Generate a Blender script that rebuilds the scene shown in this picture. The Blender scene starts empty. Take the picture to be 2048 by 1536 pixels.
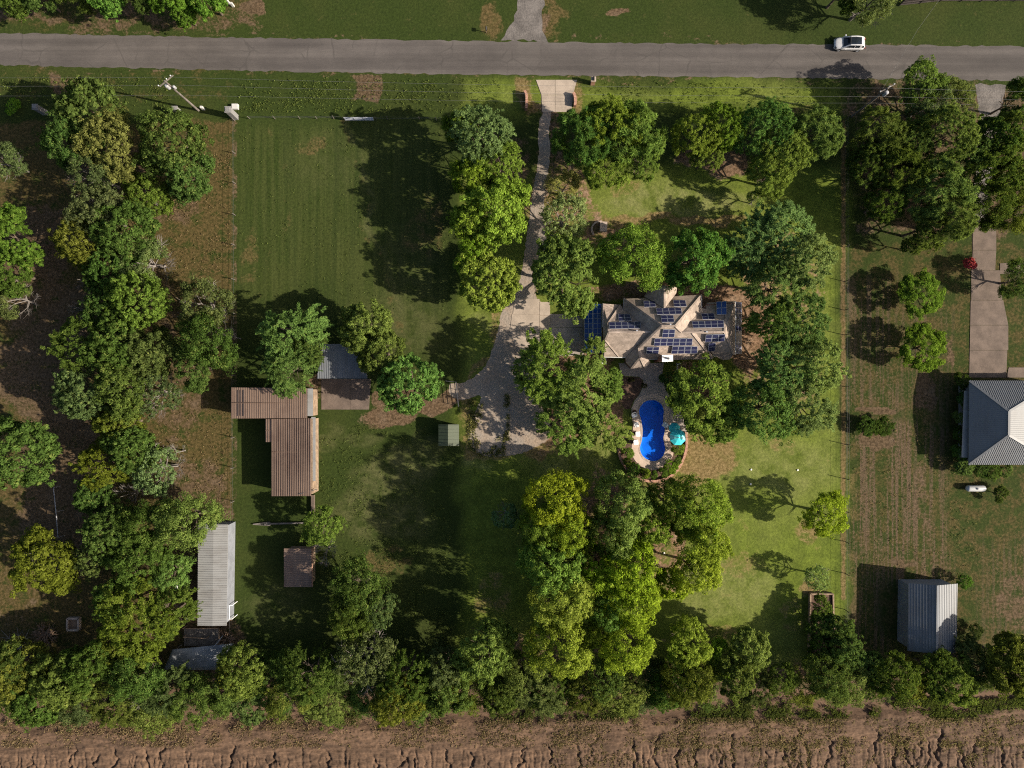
import bpy, math, random
import numpy as np
from mathutils import Vector, Matrix
R = math.radians
random.seed(7); rng = np.random.default_rng(7)
SC = bpy.context.scene
COL = SC.collection

# ------------------------------------------------------------------ camera, sky, sun, exposure
CAMH = 102.0                    # metres above the ground
PXM = 153.0 / 2048              # metres on the ground per photograph pixel
cam = bpy.data.cameras.new('camera'); cam.sensor_width = 36; cam.lens = 24.0
cam.clip_start = 0.5; cam.clip_end = 6000
camo = bpy.data.objects.new('camera', cam); COL.objects.link(camo)
camo.location = (0, 0, CAMH); camo.rotation_euler = (0, 0, 0); SC.camera = camo

SUN_EL, SUN_AZ = R(30.5), R(102.5)       # azimuth clockwise from the top of the frame
w = bpy.data.worlds.new('World'); SC.world = w; w.use_nodes = True
nt = w.node_tree; nt.nodes.clear()
sky = nt.nodes.new('ShaderNodeTexSky'); sky.sky_type = 'NISHITA'; sky.sun_disc = False
sky.sun_elevation = SUN_EL; sky.sun_rotation = SUN_AZ; sky.air_density = 1.0; sky.dust_density = 3.0
bg = nt.nodes.new('ShaderNodeBackground'); bg.inputs[1].default_value = 0.074
wo = nt.nodes.new('ShaderNodeOutputWorld')
nt.links.new(sky.outputs[0], bg.inputs[0]); nt.links.new(bg.outputs[0], wo.inputs[0])
sl = bpy.data.lights.new('sun', 'SUN'); sl.energy = 5.0; sl.angle = R(0.53); sl.color = (1.0, 0.90, 0.76)
so = bpy.data.objects.new('sun', sl); COL.objects.link(so)
sdir = Vector((math.sin(SUN_AZ) * math.cos(SUN_EL), math.cos(SUN_AZ) * math.cos(SUN_EL), math.sin(SUN_EL)))
so.rotation_euler = sdir.to_track_quat('Z', 'Y').to_euler(); so.location = sdir * 200
SC.view_settings.view_transform = 'Standard'; SC.view_settings.look = 'None'
SC.view_settings.exposure = 1.02; SC.view_settings.gamma = 1.0
SC.render.engine = 'CYCLES'
SC.cycles.max_bounces = 6; SC.cycles.diffuse_bounces = 2; SC.cycles.glossy_bounces = 3
SC.cycles.transparent_max_bounces = 8; SC.cycles.use_denoising = False; SC.cycles.filter_width = 1.1

# ------------------------------------------------------------------ helpers
def P(px, py, z=0.0):
    """The place at height z that the photograph shows at pixel (px, py)."""
    k = PXM * (CAMH - z) / CAMH
    return Vector(((px - 1024) * k, (768 - py) * k, z))

def zpt(x0, y0, s):
    """Pixel reader for an enlarged detail."""
    return lambda X, Y: (x0 + X / s, y0 + Y / s)

class MB:
    def __init__(self): self.v = []; self.f = []; self.m = []
    def add(self, verts, faces, mi=0):
        b = len(self.v); self.v += [tuple(p) for p in verts]
        self.f += [tuple(b + i for i in f) for f in faces]; self.m += [mi] * len(faces)
    def box(self, c, s, rz=0.0, mi=0, rot=None):
        hx, hy, hz = s[0] / 2, s[1] / 2, s[2] / 2
        M = rot if rot is not None else Matrix.Rotation(rz, 3, 'Z')
        vs = [Vector(c) + M @ Vector((x, y, z)) for z in (-hz, hz) for x, y in ((-hx, -hy), (hx, -hy), (hx, hy), (-hx, hy))]
        self.add(vs, [(3, 2, 1, 0), (4, 5, 6, 7), (0, 1, 5, 4), (1, 2, 6, 5), (2, 3, 7, 6), (3, 0, 4, 7)], mi)
    def bar(self, a, b, wd, ht, mi=0, up=Vector((0, 0, 1))):
        a, b = Vector(a), Vector(b); d = b - a; L = d.length
        if L < 1e-6: return
        x = d / L; y = up.cross(x)
        if y.length < 1e-4: y = Vector((0, 1, 0)).cross(x)
        y.normalize(); z = x.cross(y)
        M = Matrix((x, y, z)).transposed()
        self.box((a + b) / 2, (L, wd, ht), mi=mi, rot=M)
    def tube(self, path, rad, n=6, mi=0, cap=True):
        path = [Vector(p) for p in path]; rings = []
        if not hasattr(rad, '__len__'): rad = [rad] * len(path)
        b = len(self.v)
        for i, p in enumerate(path):
            d = (path[min(i + 1, len(path) - 1)] - path[max(i - 1, 0)]).normalized()
            u = d.cross(Vector((0, 0, 1)))
            if u.length < 0.05: u = d.cross(Vector((0, 1, 0)))
            u.normalize(); v = d.cross(u)
            for k in range(n):
                a = 2 * math.pi * k / n
                self.v.append(tuple(p + (u * math.cos(a) + v * math.sin(a)) * rad[i]))
        for i in range(len(path) - 1):
            for k in range(n):
                self.f.append((b + i * n + k, b + i * n + (k + 1) % n, b + (i + 1) * n + (k + 1) % n, b + (i + 1) * n + k)); self.m.append(mi)
        if cap:
            self.f.append(tuple(b + k for k in range(n))[::-1]); self.m.append(mi)
            e = b + (len(path) - 1) * n
            self.f.append(tuple(e + k for k in range(n))); self.m.append(mi)
    def prism(self, pts, z0, z1, mi=0):
        n = len(pts)
        ar = sum(pts[i][0] * pts[(i + 1) % n][1] - pts[(i + 1) % n][0] * pts[i][1] for i in range(n))
        if ar < 0: pts = pts[::-1]
        vs = [(p[0], p[1], z0) for p in pts] + [(p[0], p[1], z1) for p in pts]
        fs = [tuple(range(n))[::-1], tuple(range(n, 2 * n))] + [(i, (i + 1) % n, n + (i + 1) % n, n + i) for i in range(n)]
        self.add(vs, fs, mi)
    def lathe(self, prof, c, n=12, mi=0):
        b = len(self.v)
        for r, z in prof:
            for k in range(n):
                a = 2 * math.pi * k / n; self.v.append((c[0] + r * math.cos(a), c[1] + r * math.sin(a), c[2] + z))
        for i in range(len(prof) - 1):
            for k in range(n):
                self.f.append((b + i * n + k, b + i * n + (k + 1) % n, b + (i + 1) * n + (k + 1) % n, b + (i + 1) * n + k)); self.m.append(mi)
    def build(self, name, mats, parent=None, smooth=False):
        if not isinstance(mats, (list, tuple)): mats = [mats]
        me = bpy.data.meshes.new(name)
        off = WL.get(parent.name, Vector()) if parent is not None else Vector()
        me.from_pydata([(p[0] - off[0], p[1] - off[1], p[2] - off[2]) for p in self.v], [], self.f)
        for m in mats: me.materials.append(m)
        me.polygons.foreach_set('material_index', self.m)
        if smooth: me.polygons.foreach_set('use_smooth', [True] * len(self.f))
        o = bpy.data.objects.new(name, me); COL.objects.link(o)
        if parent is not None: o.parent = parent
        WL[o.name] = Vector(off)
        return o
WL = {}                                               # where each thing's origin stands

def tag(o, label=None, cat=None, group=None, kind=None):
    for k, v in (('label', label), ('category', cat), ('group', group), ('kind', kind)):
        if v: o[k] = v
    return o
def thing(name, label, cat, loc, group=None):
    o = bpy.data.objects.new(name, None); COL.objects.link(o); o.location = loc
    o.empty_display_size = 0.3
    tag(o, label, cat, group); WL[o.name] = Vector(loc); return o
def fold_copy(root, loc, rz=0.0, label=None, scale=None):
    """A copy of a thing with copies of its parts and sub-parts, sharing meshes."""
    def cp(o, par):
        c = o.copy(); COL.objects.link(c)
        if par is not None: c.parent = par
        for ch in list(o.children): cp(ch, c)
        return c
    r = cp(root, None); r.location = loc; r.rotation_euler = (0, 0, rz)
    if label: r['label'] = label
    if scale: r.scale = scale
    return r

# ------------------------------------------------------------------ materials
def NN(nt, typ, **kw):
    n = nt.nodes.new(typ)
    for k, v in kw.items():
        if k.startswith('_'): setattr(n, k[1:], v)
        else:
            key = int(k[1:]) if k[0] == 'i' and k[1:].isdigit() else k
            n.inputs[key].default_value = v
    return n
def ramp(nt, fac, a, b):
    m = nt.nodes.new('ShaderNodeMapRange'); m.interpolation_type = 'SMOOTHSTEP'
    m.inputs['From Min'].default_value = a; m.inputs['From Max'].default_value = b
    nt.links.new(fac, m.inputs['Value']); return m.outputs[0]
def mixc(nt, fac, a, b, mode='MIX'):
    m = nt.nodes.new('ShaderNodeMix'); m.data_type = 'RGBA'; m.blend_type = mode
    for s, i in ((fac, 0), (a, 6), (b, 7)):
        if hasattr(s, 'is_linked') or hasattr(s, 'links'): nt.links.new(s, m.inputs[i])
        elif i == 0: m.inputs[0].default_value = s
        else: m.inputs[i].default_value = (*s, 1) if len(s) == 3 else s
    return m.outputs[2]
def math2(nt, op, a, b=0.0):
    m = nt.nodes.new('ShaderNodeMath'); m.operation = op
    for i, s in ((0, a), (1, b)):
        if hasattr(s, 'links'): nt.links.new(s, m.inputs[i])
        else: m.inputs[i].default_value = s
    return m.outputs[0]
def noise(nt, vec, scale, detail=4.0, rough=0.55, stretch=None):
    n = nt.nodes.new('ShaderNodeTexNoise'); n.inputs['Scale'].default_value = scale
    n.inputs['Detail'].default_value = detail; n.inputs['Roughness'].default_value = rough
    if stretch:
        mp = nt.nodes.new('ShaderNodeMapping'); mp.inputs['Scale'].default_value = stretch
        nt.links.new(vec, mp.inputs[0]); vec = mp.outputs[0]
    nt.links.new(vec, n.inputs['Vector']); return n.outputs[0]
def surf(name, col, rough=0.85, var=0.25, scale=1.2, fine=9.0, bump=0.3, metal=0.0, spec=0.3, tint=None, stretch=None, dist=0.05):
    """Plain solid with patchy wear: coarse and fine noise in the colour, fine relief."""
    m = bpy.data.materials.new(name); m.use_nodes = True; nt = m.node_tree
    b = nt.nodes['Principled BSDF']; b.inputs['Roughness'].default_value = rough
    b.inputs['Metallic'].default_value = metal; b.inputs['Specular IOR Level'].default_value = spec
    g = nt.nodes.new('ShaderNodeNewGeometry'); pos = g.outputs['Position']
    n1 = noise(nt, pos, scale, 5, 0.6, stretch); n2 = noise(nt, pos, fine, 3, 0.6, stretch)
    lo = tuple(c * (1 - var) for c in col); hi = tuple(min(c * (1 + var), 1) for c in col)
    c1 = mixc(nt, ramp(nt, n1, 0.3, 0.7), lo, tint if tint else hi)
    c2 = mixc(nt, ramp(nt, n2, 0.25, 0.75), tuple(1 - var for _ in col), (1, 1, 1))
    nt.links.new(mixc(nt, 0.8, c1, c2, 'MULTIPLY'), b.inputs['Base Color'])
    if bump:
        bp = NN(nt, 'ShaderNodeBump', Strength=bump, Distance=dist); nt.links.new(n2, bp.inputs['Height'])
        nt.links.new(bp.outputs[0], b.inputs['Normal'])
    return m
def plain(name, col, rough=0.5, metal=0.0, spec=0.5, coat=0.0):
    m = bpy.data.materials.new(name); m.use_nodes = True; b = m.node_tree.nodes['Principled BSDF']
    b.inputs['Base Color'].default_value = (*col, 1); b.inputs['Roughness'].default_value = rough
    b.inputs['Metallic'].default_value = metal; b.inputs['Specular IOR Level'].default_value = spec
    b.inputs['Coat Weight'].default_value = coat
    return m

def ground_mat():
    m = bpy.data.materials.new('ground_cover'); m.use_nodes = True; nt = m.node_tree
    b = nt.nodes['Principled BSDF']; b.inputs['Roughness'].default_value = 0.95; b.inputs['Specular IOR Level'].default_value = 0.1
    pos = nt.nodes.new('ShaderNodeNewGeometry').outputs['Position']
    A = NN(nt, 'ShaderNodeAttribute', _attribute_name='zones'); sA = nt.nodes.new('ShaderNodeSeparateColor'); nt.links.new(A.outputs['Color'], sA.inputs[0])
    B = NN(nt, 'ShaderNodeAttribute', _attribute_name='marks'); sB = nt.nodes.new('ShaderNodeSeparateColor'); nt.links.new(B.outputs['Color'], sB.inputs[0])
    dry, dirt, lot_bright = sA.outputs; mow, hay, pale = sB.outputs
    big = noise(nt, pos, 0.09, 5, 0.6); mid = noise(nt, pos, 0.5, 5, 0.6); fine = noise(nt, pos, 2.6, 4, 0.7); grit = noise(nt, pos, 9.0, 2, 0.6)
    streak = noise(nt, pos, 1.0, 4, 0.65, (1.5, 0.04, 1)); streak2 = noise(nt, pos, 1.0, 3, 0.6, (0.55, 0.03, 1))
    green = mixc(nt, ramp(nt, lot_bright, 0.15, 0.85), (0.028, 0.042, 0.009), (0.128, 0.165, 0.024))  # deeper turf off the lot, darkened further to imitate a dimmed surround
    green = mixc(nt, ramp(nt, mid, 0.3, 0.72), mixc(nt, 0.5, green, (0.026, 0.040, 0.007)), green)
    yel = mixc(nt, ramp(nt, lot_bright, 0.2, 0.8), (0.044, 0.052, 0.013), (0.148, 0.168, 0.042))
    green = mixc(nt, math2(nt, 'MULTIPLY', ramp(nt, big, 0.42, 0.68), 0.55), green, yel)
    # mowing lanes
    lane = math2(nt, 'MULTIPLY', mow, ramp(nt, streak, 0.35, 0.65))
    green = mixc(nt, math2(nt, 'MULTIPLY', lane, 0.62), green, (0.055, 0.066, 0.018))
    green = mixc(nt, math2(nt, 'MULTIPLY', mow, math2(nt, 'MULTIPLY', ramp(nt, streak2, 0.5, 0.66), 0.4)), green, (0.020, 0.031, 0.008))
    green = mixc(nt, math2(nt, 'MULTIPLY', pale, ramp(nt, mid, 0.3, 0.65)), green, mixc(nt, lot_bright, (0.070, 0.072, 0.028), (0.21, 0.205, 0.085)))
    tan = mixc(nt, lot_bright, mixc(nt, ramp(nt, fine, 0.3, 0.7), (0.062, 0.044, 0.016), (0.102, 0.070, 0.030)), mixc(nt, ramp(nt, fine, 0.3, 0.7), (0.155, 0.105, 0.040), (0.250, 0.180, 0.090)))  # dry grass likewise: dimming outside the lot painted into the colour
    tan = mixc(nt, math2(nt, 'MULTIPLY', ramp(nt, mid, 0.45, 0.7), 0.55), tan, mixc(nt, lot_bright, (0.052, 0.050, 0.016), (0.13, 0.12, 0.035)))
    d = math2(nt, 'ADD', dry, math2(nt, 'MULTIPLY', math2(nt, 'SUBTRACT', mid, 0.5), 1.5))
    d = math2(nt, 'ADD', d, math2(nt, 'MULTIPLY', math2(nt, 'SUBTRACT', fine, 0.5), 0.7))
    col = mixc(nt, math2(nt, 'MULTIPLY', ramp(nt, d, 0.30, 0.72), 0.95), green, tan)
    hs = math2(nt, 'ADD', math2(nt, 'MULTIPLY', streak, 0.75), math2(nt, 'MULTIPLY', fine, 0.3))
    hf = math2(nt, 'MULTIPLY', hay, ramp(nt, hs, 0.49, 0.60))
    col = mixc(nt, hf, col, mixc(nt, ramp(nt, grit, 0.35, 0.7), (0.070, 0.049, 0.028), (0.125, 0.088, 0.058)))
    soil = mixc(nt, lot_bright, mixc(nt, ramp(nt, fine, 0.3, 0.7), (0.062, 0.041, 0.022), (0.112, 0.078, 0.047)), mixc(nt, ramp(nt, fine, 0.3, 0.7), (0.120, 0.068, 0.038), (0.260, 0.165, 0.105)))  # soil carries the same painted dimming away from the lot
    soil = mixc(nt, math2(nt, 'MULTIPLY', ramp(nt, mid, 0.5, 0.75), 0.7), soil, mixc(nt, lot_bright, (0.125, 0.090, 0.060), (0.30, 0.215, 0.15)))
    s = math2(nt, 'ADD', dirt, math2(nt, 'MULTIPLY', math2(nt, 'SUBTRACT', mid, 0.5), 1.3))
    s = math2(nt, 'ADD', s, math2(nt, 'MULTIPLY', math2(nt, 'SUBTRACT', fine, 0.5), 0.8))
    col = mixc(nt, ramp(nt, s, 0.36, 0.70), col, soil)
    col = mixc(nt, 0.75, col, mixc(nt, ramp(nt, fine, 0.28, 0.72), (0.55, 0.57, 0.55), (1.2, 1.18, 1.15)), 'MULTIPLY')
    col = mixc(nt, 0.6, col, mixc(nt, ramp(nt, grit, 0.3, 0.7), (0.65, 0.65, 0.65), (1.15, 1.15, 1.15)), 'MULTIPLY')
    nt.links.new(col, b.inputs['Base Color'])
    hgt = math2(nt, 'ADD', math2(nt, 'MULTIPLY', fine, 0.6), math2(nt, 'MULTIPLY', grit, 0.35))
    bp = NN(nt, 'ShaderNodeBump', Strength=0.75, Distance=0.10); nt.links.new(hgt, bp.inputs['Height'])
    nt.links.new(bp.outputs[0], b.inputs['Normal'])
    return m

def leaf_mat():
    m = bpy.data.materials.new('leaves'); m.use_nodes = True; nt = m.node_tree
    nt.nodes.clear(); out = nt.nodes.new('ShaderNodeOutputMaterial')
    oi = nt.nodes.new('ShaderNodeObjectInfo')
    at = NN(nt, 'ShaderNodeAttribute', _attribute_name='tone')
    hs = nt.nodes.new('ShaderNodeHueSaturation')
    nt.links.new(oi.outputs['Color'], hs.inputs['Color'])
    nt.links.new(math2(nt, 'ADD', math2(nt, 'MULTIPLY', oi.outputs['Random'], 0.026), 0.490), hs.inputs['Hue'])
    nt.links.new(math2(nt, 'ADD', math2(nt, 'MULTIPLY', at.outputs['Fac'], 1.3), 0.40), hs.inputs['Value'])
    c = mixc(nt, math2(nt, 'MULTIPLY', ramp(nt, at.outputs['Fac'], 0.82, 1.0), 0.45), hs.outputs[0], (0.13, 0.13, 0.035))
    df = nt.nodes.new('ShaderNodeBsdfDiffuse'); tr = nt.nodes.new('ShaderNodeBsdfTranslucent')
    nt.links.new(c, df.inputs[0]); nt.links.new(mixc(nt, 0.35, c, (0.09, 0.12, 0.010)), tr.inputs[0])
    mx = nt.nodes.new('ShaderNodeAddShader'); nt.links.new(df.outputs[0], mx.inputs[0]); nt.links.new(tr.outputs[0], mx.inputs[1])
    nt.links.new(mx.outputs[0], out.inputs[0]); return m

def shingle_mat():
    m = surf('roof_shingles', (0.335, 0.272, 0.226), 0.9, 0.22, 0.5, 7.0, 0.5, dist=0.03)
    nt = m.node_tree; b = nt.nodes['Principled BSDF']
    old = b.inputs['Base Color'].links[0].from_socket
    g = nt.nodes.new('ShaderNodeNewGeometry')
    wv = nt.nodes.new('ShaderNodeTexWave'); wv.wave_type = 'BANDS'; wv.bands_direction = 'Z'; wv.inputs['Scale'].default_value = 2.4; wv.inputs['Distortion'].default_value = 0.6
    nt.links.new(g.outputs['Position'], wv.inputs[0])
    vo = nt.nodes.new('ShaderNodeTexVoronoi'); vo.inputs['Scale'].default_value = 3.2; nt.links.new(g.outputs['Position'], vo.inputs[0])
    c = mixc(nt, 0.6, old, mixc(nt, wv.outputs[1], (0.55, 0.54, 0.53), (1.12, 1.12, 1.12)), 'MULTIPLY')
    sc = nt.nodes.new('ShaderNodeSeparateColor'); nt.links.new(vo.outputs['Color'], sc.inputs[0])
    c = mixc(nt, 0.6, c, mixc(nt, sc.outputs[0], (0.65, 0.63, 0.6), (1.15, 1.12, 1.1)), 'MULTIPLY')
    nt.links.new(c, b.inputs['Base Color']); return m
def brick_mat(name, c1, c2):
    m = bpy.data.materials.new(name); m.use_nodes = True; nt = m.node_tree; b = nt.nodes['Principled BSDF']
    b.inputs['Roughness'].default_value = 0.9
    g = nt.nodes.new('ShaderNodeNewGeometry')
    n = noise(nt, g.outputs['Position'], 6.0, 4); nt.links.new(mixc(nt, ramp(nt, n, 0.3, 0.7), c1, c2), b.inputs['Base Color'])
    bp = NN(nt, 'ShaderNodeBump', Strength=0.4, Distance=0.02); nt.links.new(n, bp.inputs['Height']); nt.links.new(bp.outputs[0], b.inputs['Normal']); return m
def panel_mat():
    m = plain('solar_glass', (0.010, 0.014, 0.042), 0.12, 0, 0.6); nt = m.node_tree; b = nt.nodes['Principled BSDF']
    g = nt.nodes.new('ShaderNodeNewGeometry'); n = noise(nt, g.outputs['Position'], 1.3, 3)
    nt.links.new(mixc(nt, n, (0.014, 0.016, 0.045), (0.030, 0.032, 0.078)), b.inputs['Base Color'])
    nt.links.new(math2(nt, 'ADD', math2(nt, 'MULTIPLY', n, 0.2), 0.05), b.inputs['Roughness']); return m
def metal_mat(name, col, stain, amount=0.5, stretch=(1, 0.15, 1)):
    m = bpy.data.materials.new(name); m.use_nodes = True; nt = m.node_tree; b = nt.nodes['Principled BSDF']
    b.inputs['Roughness'].default_value = 0.55; b.inputs['Specular IOR Level'].default_value = 0.35
    pos = nt.nodes.new('ShaderNodeNewGeometry').outputs['Position']
    n1 = noise(nt, pos, 0.35, 4); n2 = noise(nt, pos, 1.6, 4, 0.6, stretch); n3 = noise(nt, pos, 6, 2)
    f = math2(nt, 'MULTIPLY', ramp(nt, math2(nt, 'ADD', math2(nt, 'MULTIPLY', n1, 0.5), math2(nt, 'MULTIPLY', n2, 0.5)), 0.42, 0.66), amount)
    c = mixc(nt, f, col, stain)
    c = mixc(nt, 0.3, c, mixc(nt, n3, (0.7, 0.7, 0.7), (1.1, 1.1, 1.1)), 'MULTIPLY')
    nt.links.new(c, b.inputs['Base Color']); return m

M = {}
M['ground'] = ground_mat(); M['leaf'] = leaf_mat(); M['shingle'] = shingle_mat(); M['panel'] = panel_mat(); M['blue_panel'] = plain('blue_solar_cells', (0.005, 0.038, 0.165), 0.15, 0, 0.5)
M['bark'] = surf('bark', (0.10, 0.075, 0.055), 0.95, 0.35, 2.0, 12.0, 0.6)
M['grey_bark'] = surf('bare_grey_wood', (0.17, 0.15, 0.135), 0.95, 0.25, 2.0, 12.0, 0.5)
M['asphalt'] = surf('weathered_asphalt', (0.082, 0.073, 0.068), 0.92, 0.14, 0.25, 6.0, 0.35, stretch=(0.25, 1.6, 1), dist=0.03)
def road_wear(m):
    nt = m.node_tree; b = nt.nodes['Principled BSDF']; old = b.inputs['Base Color'].links[0].from_socket
    pos = nt.nodes.new('ShaderNodeNewGeometry').outputs['Position']
    lanes = noise(nt, pos, 1.0, 3, 0.5, (0.012, 0.75, 1)); blot = noise(nt, pos, 0.16, 5, 0.65)
    c = mixc(nt, 0.8, old, mixc(nt, ramp(nt, lanes, 0.35, 0.65), (0.80, 0.79, 0.78), (1.18, 1.17, 1.15)), 'MULTIPLY')
    c = mixc(nt, 0.7, c, mixc(nt, ramp(nt, blot, 0.35, 0.68), (0.82, 0.81, 0.80), (1.14, 1.13, 1.11)), 'MULTIPLY')
    vo = nt.nodes.new('ShaderNodeTexVoronoi'); vo.feature = 'DISTANCE_TO_EDGE'; vo.inputs['Scale'].default_value = 0.22
    wp = nt.nodes.new('ShaderNodeVectorMath'); wp.operation = 'ADD'; nt.links.new(pos, wp.inputs[0])
    nz = nt.nodes.new('ShaderNodeTexNoise'); nz.inputs['Scale'].default_value = 0.5; nt.links.new(pos, nz.inputs['Vector']); nt.links.new(nz.outputs['Color'], wp.inputs[1]); nt.links.new(wp.outputs[0], vo.inputs['Vector'])
    crack = math2(nt, 'MULTIPLY', math2(nt, 'SUBTRACT', 1.0, ramp(nt, vo.outputs['Distance'], 0.0, 0.035)), ramp(nt, blot, 0.45, 0.6))
    nt.links.new(mixc(nt, math2(nt, 'MULTIPLY', crack, 0.5), c, (0.04, 0.036, 0.033)), b.inputs['Base Color'])
road_wear(M['asphalt'])
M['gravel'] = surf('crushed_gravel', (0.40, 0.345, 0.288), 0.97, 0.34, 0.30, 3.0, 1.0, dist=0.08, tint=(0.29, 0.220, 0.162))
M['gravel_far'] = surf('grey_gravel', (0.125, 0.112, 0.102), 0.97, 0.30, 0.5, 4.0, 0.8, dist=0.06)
M['concrete'] = surf('pale_concrete', (0.32, 0.262, 0.208), 0.9, 0.14, 0.6, 7.0, 0.2, dist=0.02)
M['old_concrete'] = surf('weathered_concrete', (0.125, 0.094, 0.074), 0.92, 0.22, 0.6, 6.0, 0.25, dist=0.02)
M['deck'] = surf('pool_deck_concrete', (0.45, 0.345, 0.275), 0.85, 0.10, 0.8, 9.0, 0.15, dist=0.02)
M['patio'] = surf('patio_concrete', (0.31, 0.26, 0.225), 0.85, 0.18, 0.7, 8.0, 0.15, dist=0.02)
M['mulch'] = surf('mulch', (0.10, 0.060, 0.042), 0.97, 0.4, 1.5, 8.0, 0.8)
M['bank'] = surf('bare_clay', (0.110, 0.067, 0.041), 0.97, 0.36, 0.9, 5.0, 1.0, dist=0.06, stretch=(0.35, 1.3, 1))
M['brick'] = brick_mat('brown_brick', (0.14, 0.075, 0.05), (0.24, 0.13, 0.09))
M['red_brick'] = brick_mat('pink_brick', (0.26, 0.13, 0.085), (0.42, 0.24, 0.17))
M['line'] = plain('dull_wire', (0.10, 0.10, 0.10), 0.6); M['trim'] = plain('white_trim', (0.45, 0.44, 0.41), 0.6)
M['white'] = plain('white_plastic', (0.78, 0.77, 0.74), 0.5)
M['alu'] = plain('aluminium', (0.30, 0.31, 0.34), 0.4, 0.0, 0.5)
M['black'] = plain('black_rubber', (0.02, 0.02, 0.02), 0.7)
M['dark_metal'] = plain('dark_metal', (0.05, 0.05, 0.055), 0.5)
M['grey_metal'] = surf('galvanised_metal', (0.30, 0.30, 0.31), 0.6, 0.2, 2, 8, 0.0)
M['tan_metal'] = metal_mat('tan_ribbed_metal', (0.165, 0.115, 0.086), (0.10, 0.064, 0.048), 0.7)
M['rust_metal'] = metal_mat('rusty_metal', (0.11, 0.072, 0.052), (0.07, 0.042, 0.03), 0.6); M['dark_rust'] = metal_mat('dark_stained_metal', (0.060, 0.045, 0.040), (0.04, 0.03, 0.026), 0.6)
M['pale_metal'] = metal_mat('pale_ribbed_metal', (0.22, 0.22, 0.215), (0.14, 0.13, 0.12), 0.5, (0.3, 1, 1))
M['grey_roof'] = metal_mat('grey_ribbed_metal', (0.150, 0.155, 0.160), (0.105, 0.10, 0.098), 0.4)
M['blue_roof'] = metal_mat('steel_ribbed_metal', (0.130, 0.140, 0.152), (0.090, 0.085, 0.082), 0.5)
M['green_metal'] = metal_mat('green_metal', (0.042, 0.056, 0.028), (0.032, 0.04, 0.02), 0.6)
M['siding'] = surf('grey_siding', (0.17, 0.18, 0.20), 0.8, 0.15, 1.0, 8.0, 0.1)
M['wood'] = surf('weathered_timber', (0.24, 0.17, 0.115), 0.9, 0.3, 1.5, 9.0, 0.4)
M['grey_wood'] = surf('grey_timber', (0.14, 0.122, 0.108), 0.9, 0.3, 1.5, 9.0, 0.4)
M['dark_wood'] = surf('dark_timber', (0.055, 0.045, 0.04), 0.9, 0.3, 1.5, 9.0, 0.4)
M['paint'] = plain('white_car_paint', (0.46, 0.46, 0.47), 0.3, 0, 0.5, 0.6)
M['glass'] = plain('tinted_glass', (0.012, 0.016, 0.022), 0.06, 0, 0.6)
M['pool_shell'] = surf('blue_pool_shell', (0.006, 0.165, 0.62), 0.6, 0.1, 0.6, 3.0, 0.0)
M['turq'] = plain('turquoise_canvas', (0.03, 0.46, 0.52), 0.8)
M['turq_pale'] = plain('pale_turquoise_canvas', (0.20, 0.60, 0.62), 0.8)
M['tank'] = plain('white_tank_paint', (0.38, 0.38, 0.37), 0.4)
M['tarp'] = surf('grey_tarpaulin', (0.19, 0.20, 0.215), 0.7, 0.25, 0.6, 3.0, 0.5)
M['stone'] = surf('pale_stone', (0.36, 0.285, 0.235), 0.9, 0.2, 1.5, 8.0, 0.3)
M['brush'] = surf('dead_brush', (0.19, 0.125, 0.085), 0.95, 0.3, 2, 9, 0.3)

def water_mat():
    m = bpy.data.materials.new('pool_water'); m.use_nodes = True; nt = m.node_tree; nt.nodes.clear()
    out = nt.nodes.new('ShaderNodeOutputMaterial')
    tp = NN(nt, 'ShaderNodeBsdfTransparent'); tp.inputs[0].default_value = (0.42, 0.78, 0.97, 1)
    gl = NN(nt, 'ShaderNodeBsdfGlossy', Roughness=0.03)
    fr = NN(nt, 'ShaderNodeFresnel', IOR=1.33)
    pos = nt.nodes.new('ShaderNodeNewGeometry').outputs['Position']
    bp = NN(nt, 'ShaderNodeBump', Strength=0.25, Distance=0.05); nt.links.new(noise(nt, pos, 1.6, 3), bp.inputs['Height'])
    nt.links.new(bp.outputs[0], gl.inputs['Normal']); nt.links.new(bp.outputs[0], fr.inputs['Normal'])
    mx = nt.nodes.new('ShaderNodeMixShader'); nt.links.new(fr.outputs[0], mx.inputs[0]); nt.links.new(tp.outputs[0], mx.inputs[1]); nt.links.new(gl.outputs[0], mx.inputs[2])
    nt.links.new(mx.outputs[0], out.inputs[0]); return m
M['water'] = water_mat()

# ------------------------------------------------------------------ numpy noise
def vnoise(x, y, seed):
    r = np.random.default_rng(seed); T = r.random((256, 256))
    xi = np.floor(x).astype(int); yi = np.floor(y).astype(int); fx = x - xi; fy = y - yi
    fx = fx * fx * (3 - 2 * fx); fy = fy * fy * (3 - 2 * fy)
    g = lambda a, b: T[a & 255, b & 255]
    return (g(xi, yi) * (1 - fx) + g(xi + 1, yi) * fx) * (1 - fy) + (g(xi, yi + 1) * (1 - fx) + g(xi + 1, yi + 1) * fx) * fy
def fbm(x, y, seed, oct=4):
    s = 0; a = 0.5; t = 0
    for i in range(oct):
        s = s + a * vnoise(x * 2 ** i, y * 2 ** i, seed + i); t += a; a *= 0.5
    return s / t
def inpoly(px, py, poly):
    ins = np.zeros(px.shape, bool); n = len(poly)
    for i in range(n):
        x1, y1 = poly[i]; x2, y2 = poly[(i + 1) % n]
        c = ((y1 > py) != (y2 > py)) & (px < (x2 - x1) * (py - y1) / ((y2 - y1) if y2 != y1 else 1e-9) + x1)
        ins ^= c
    return ins

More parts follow.
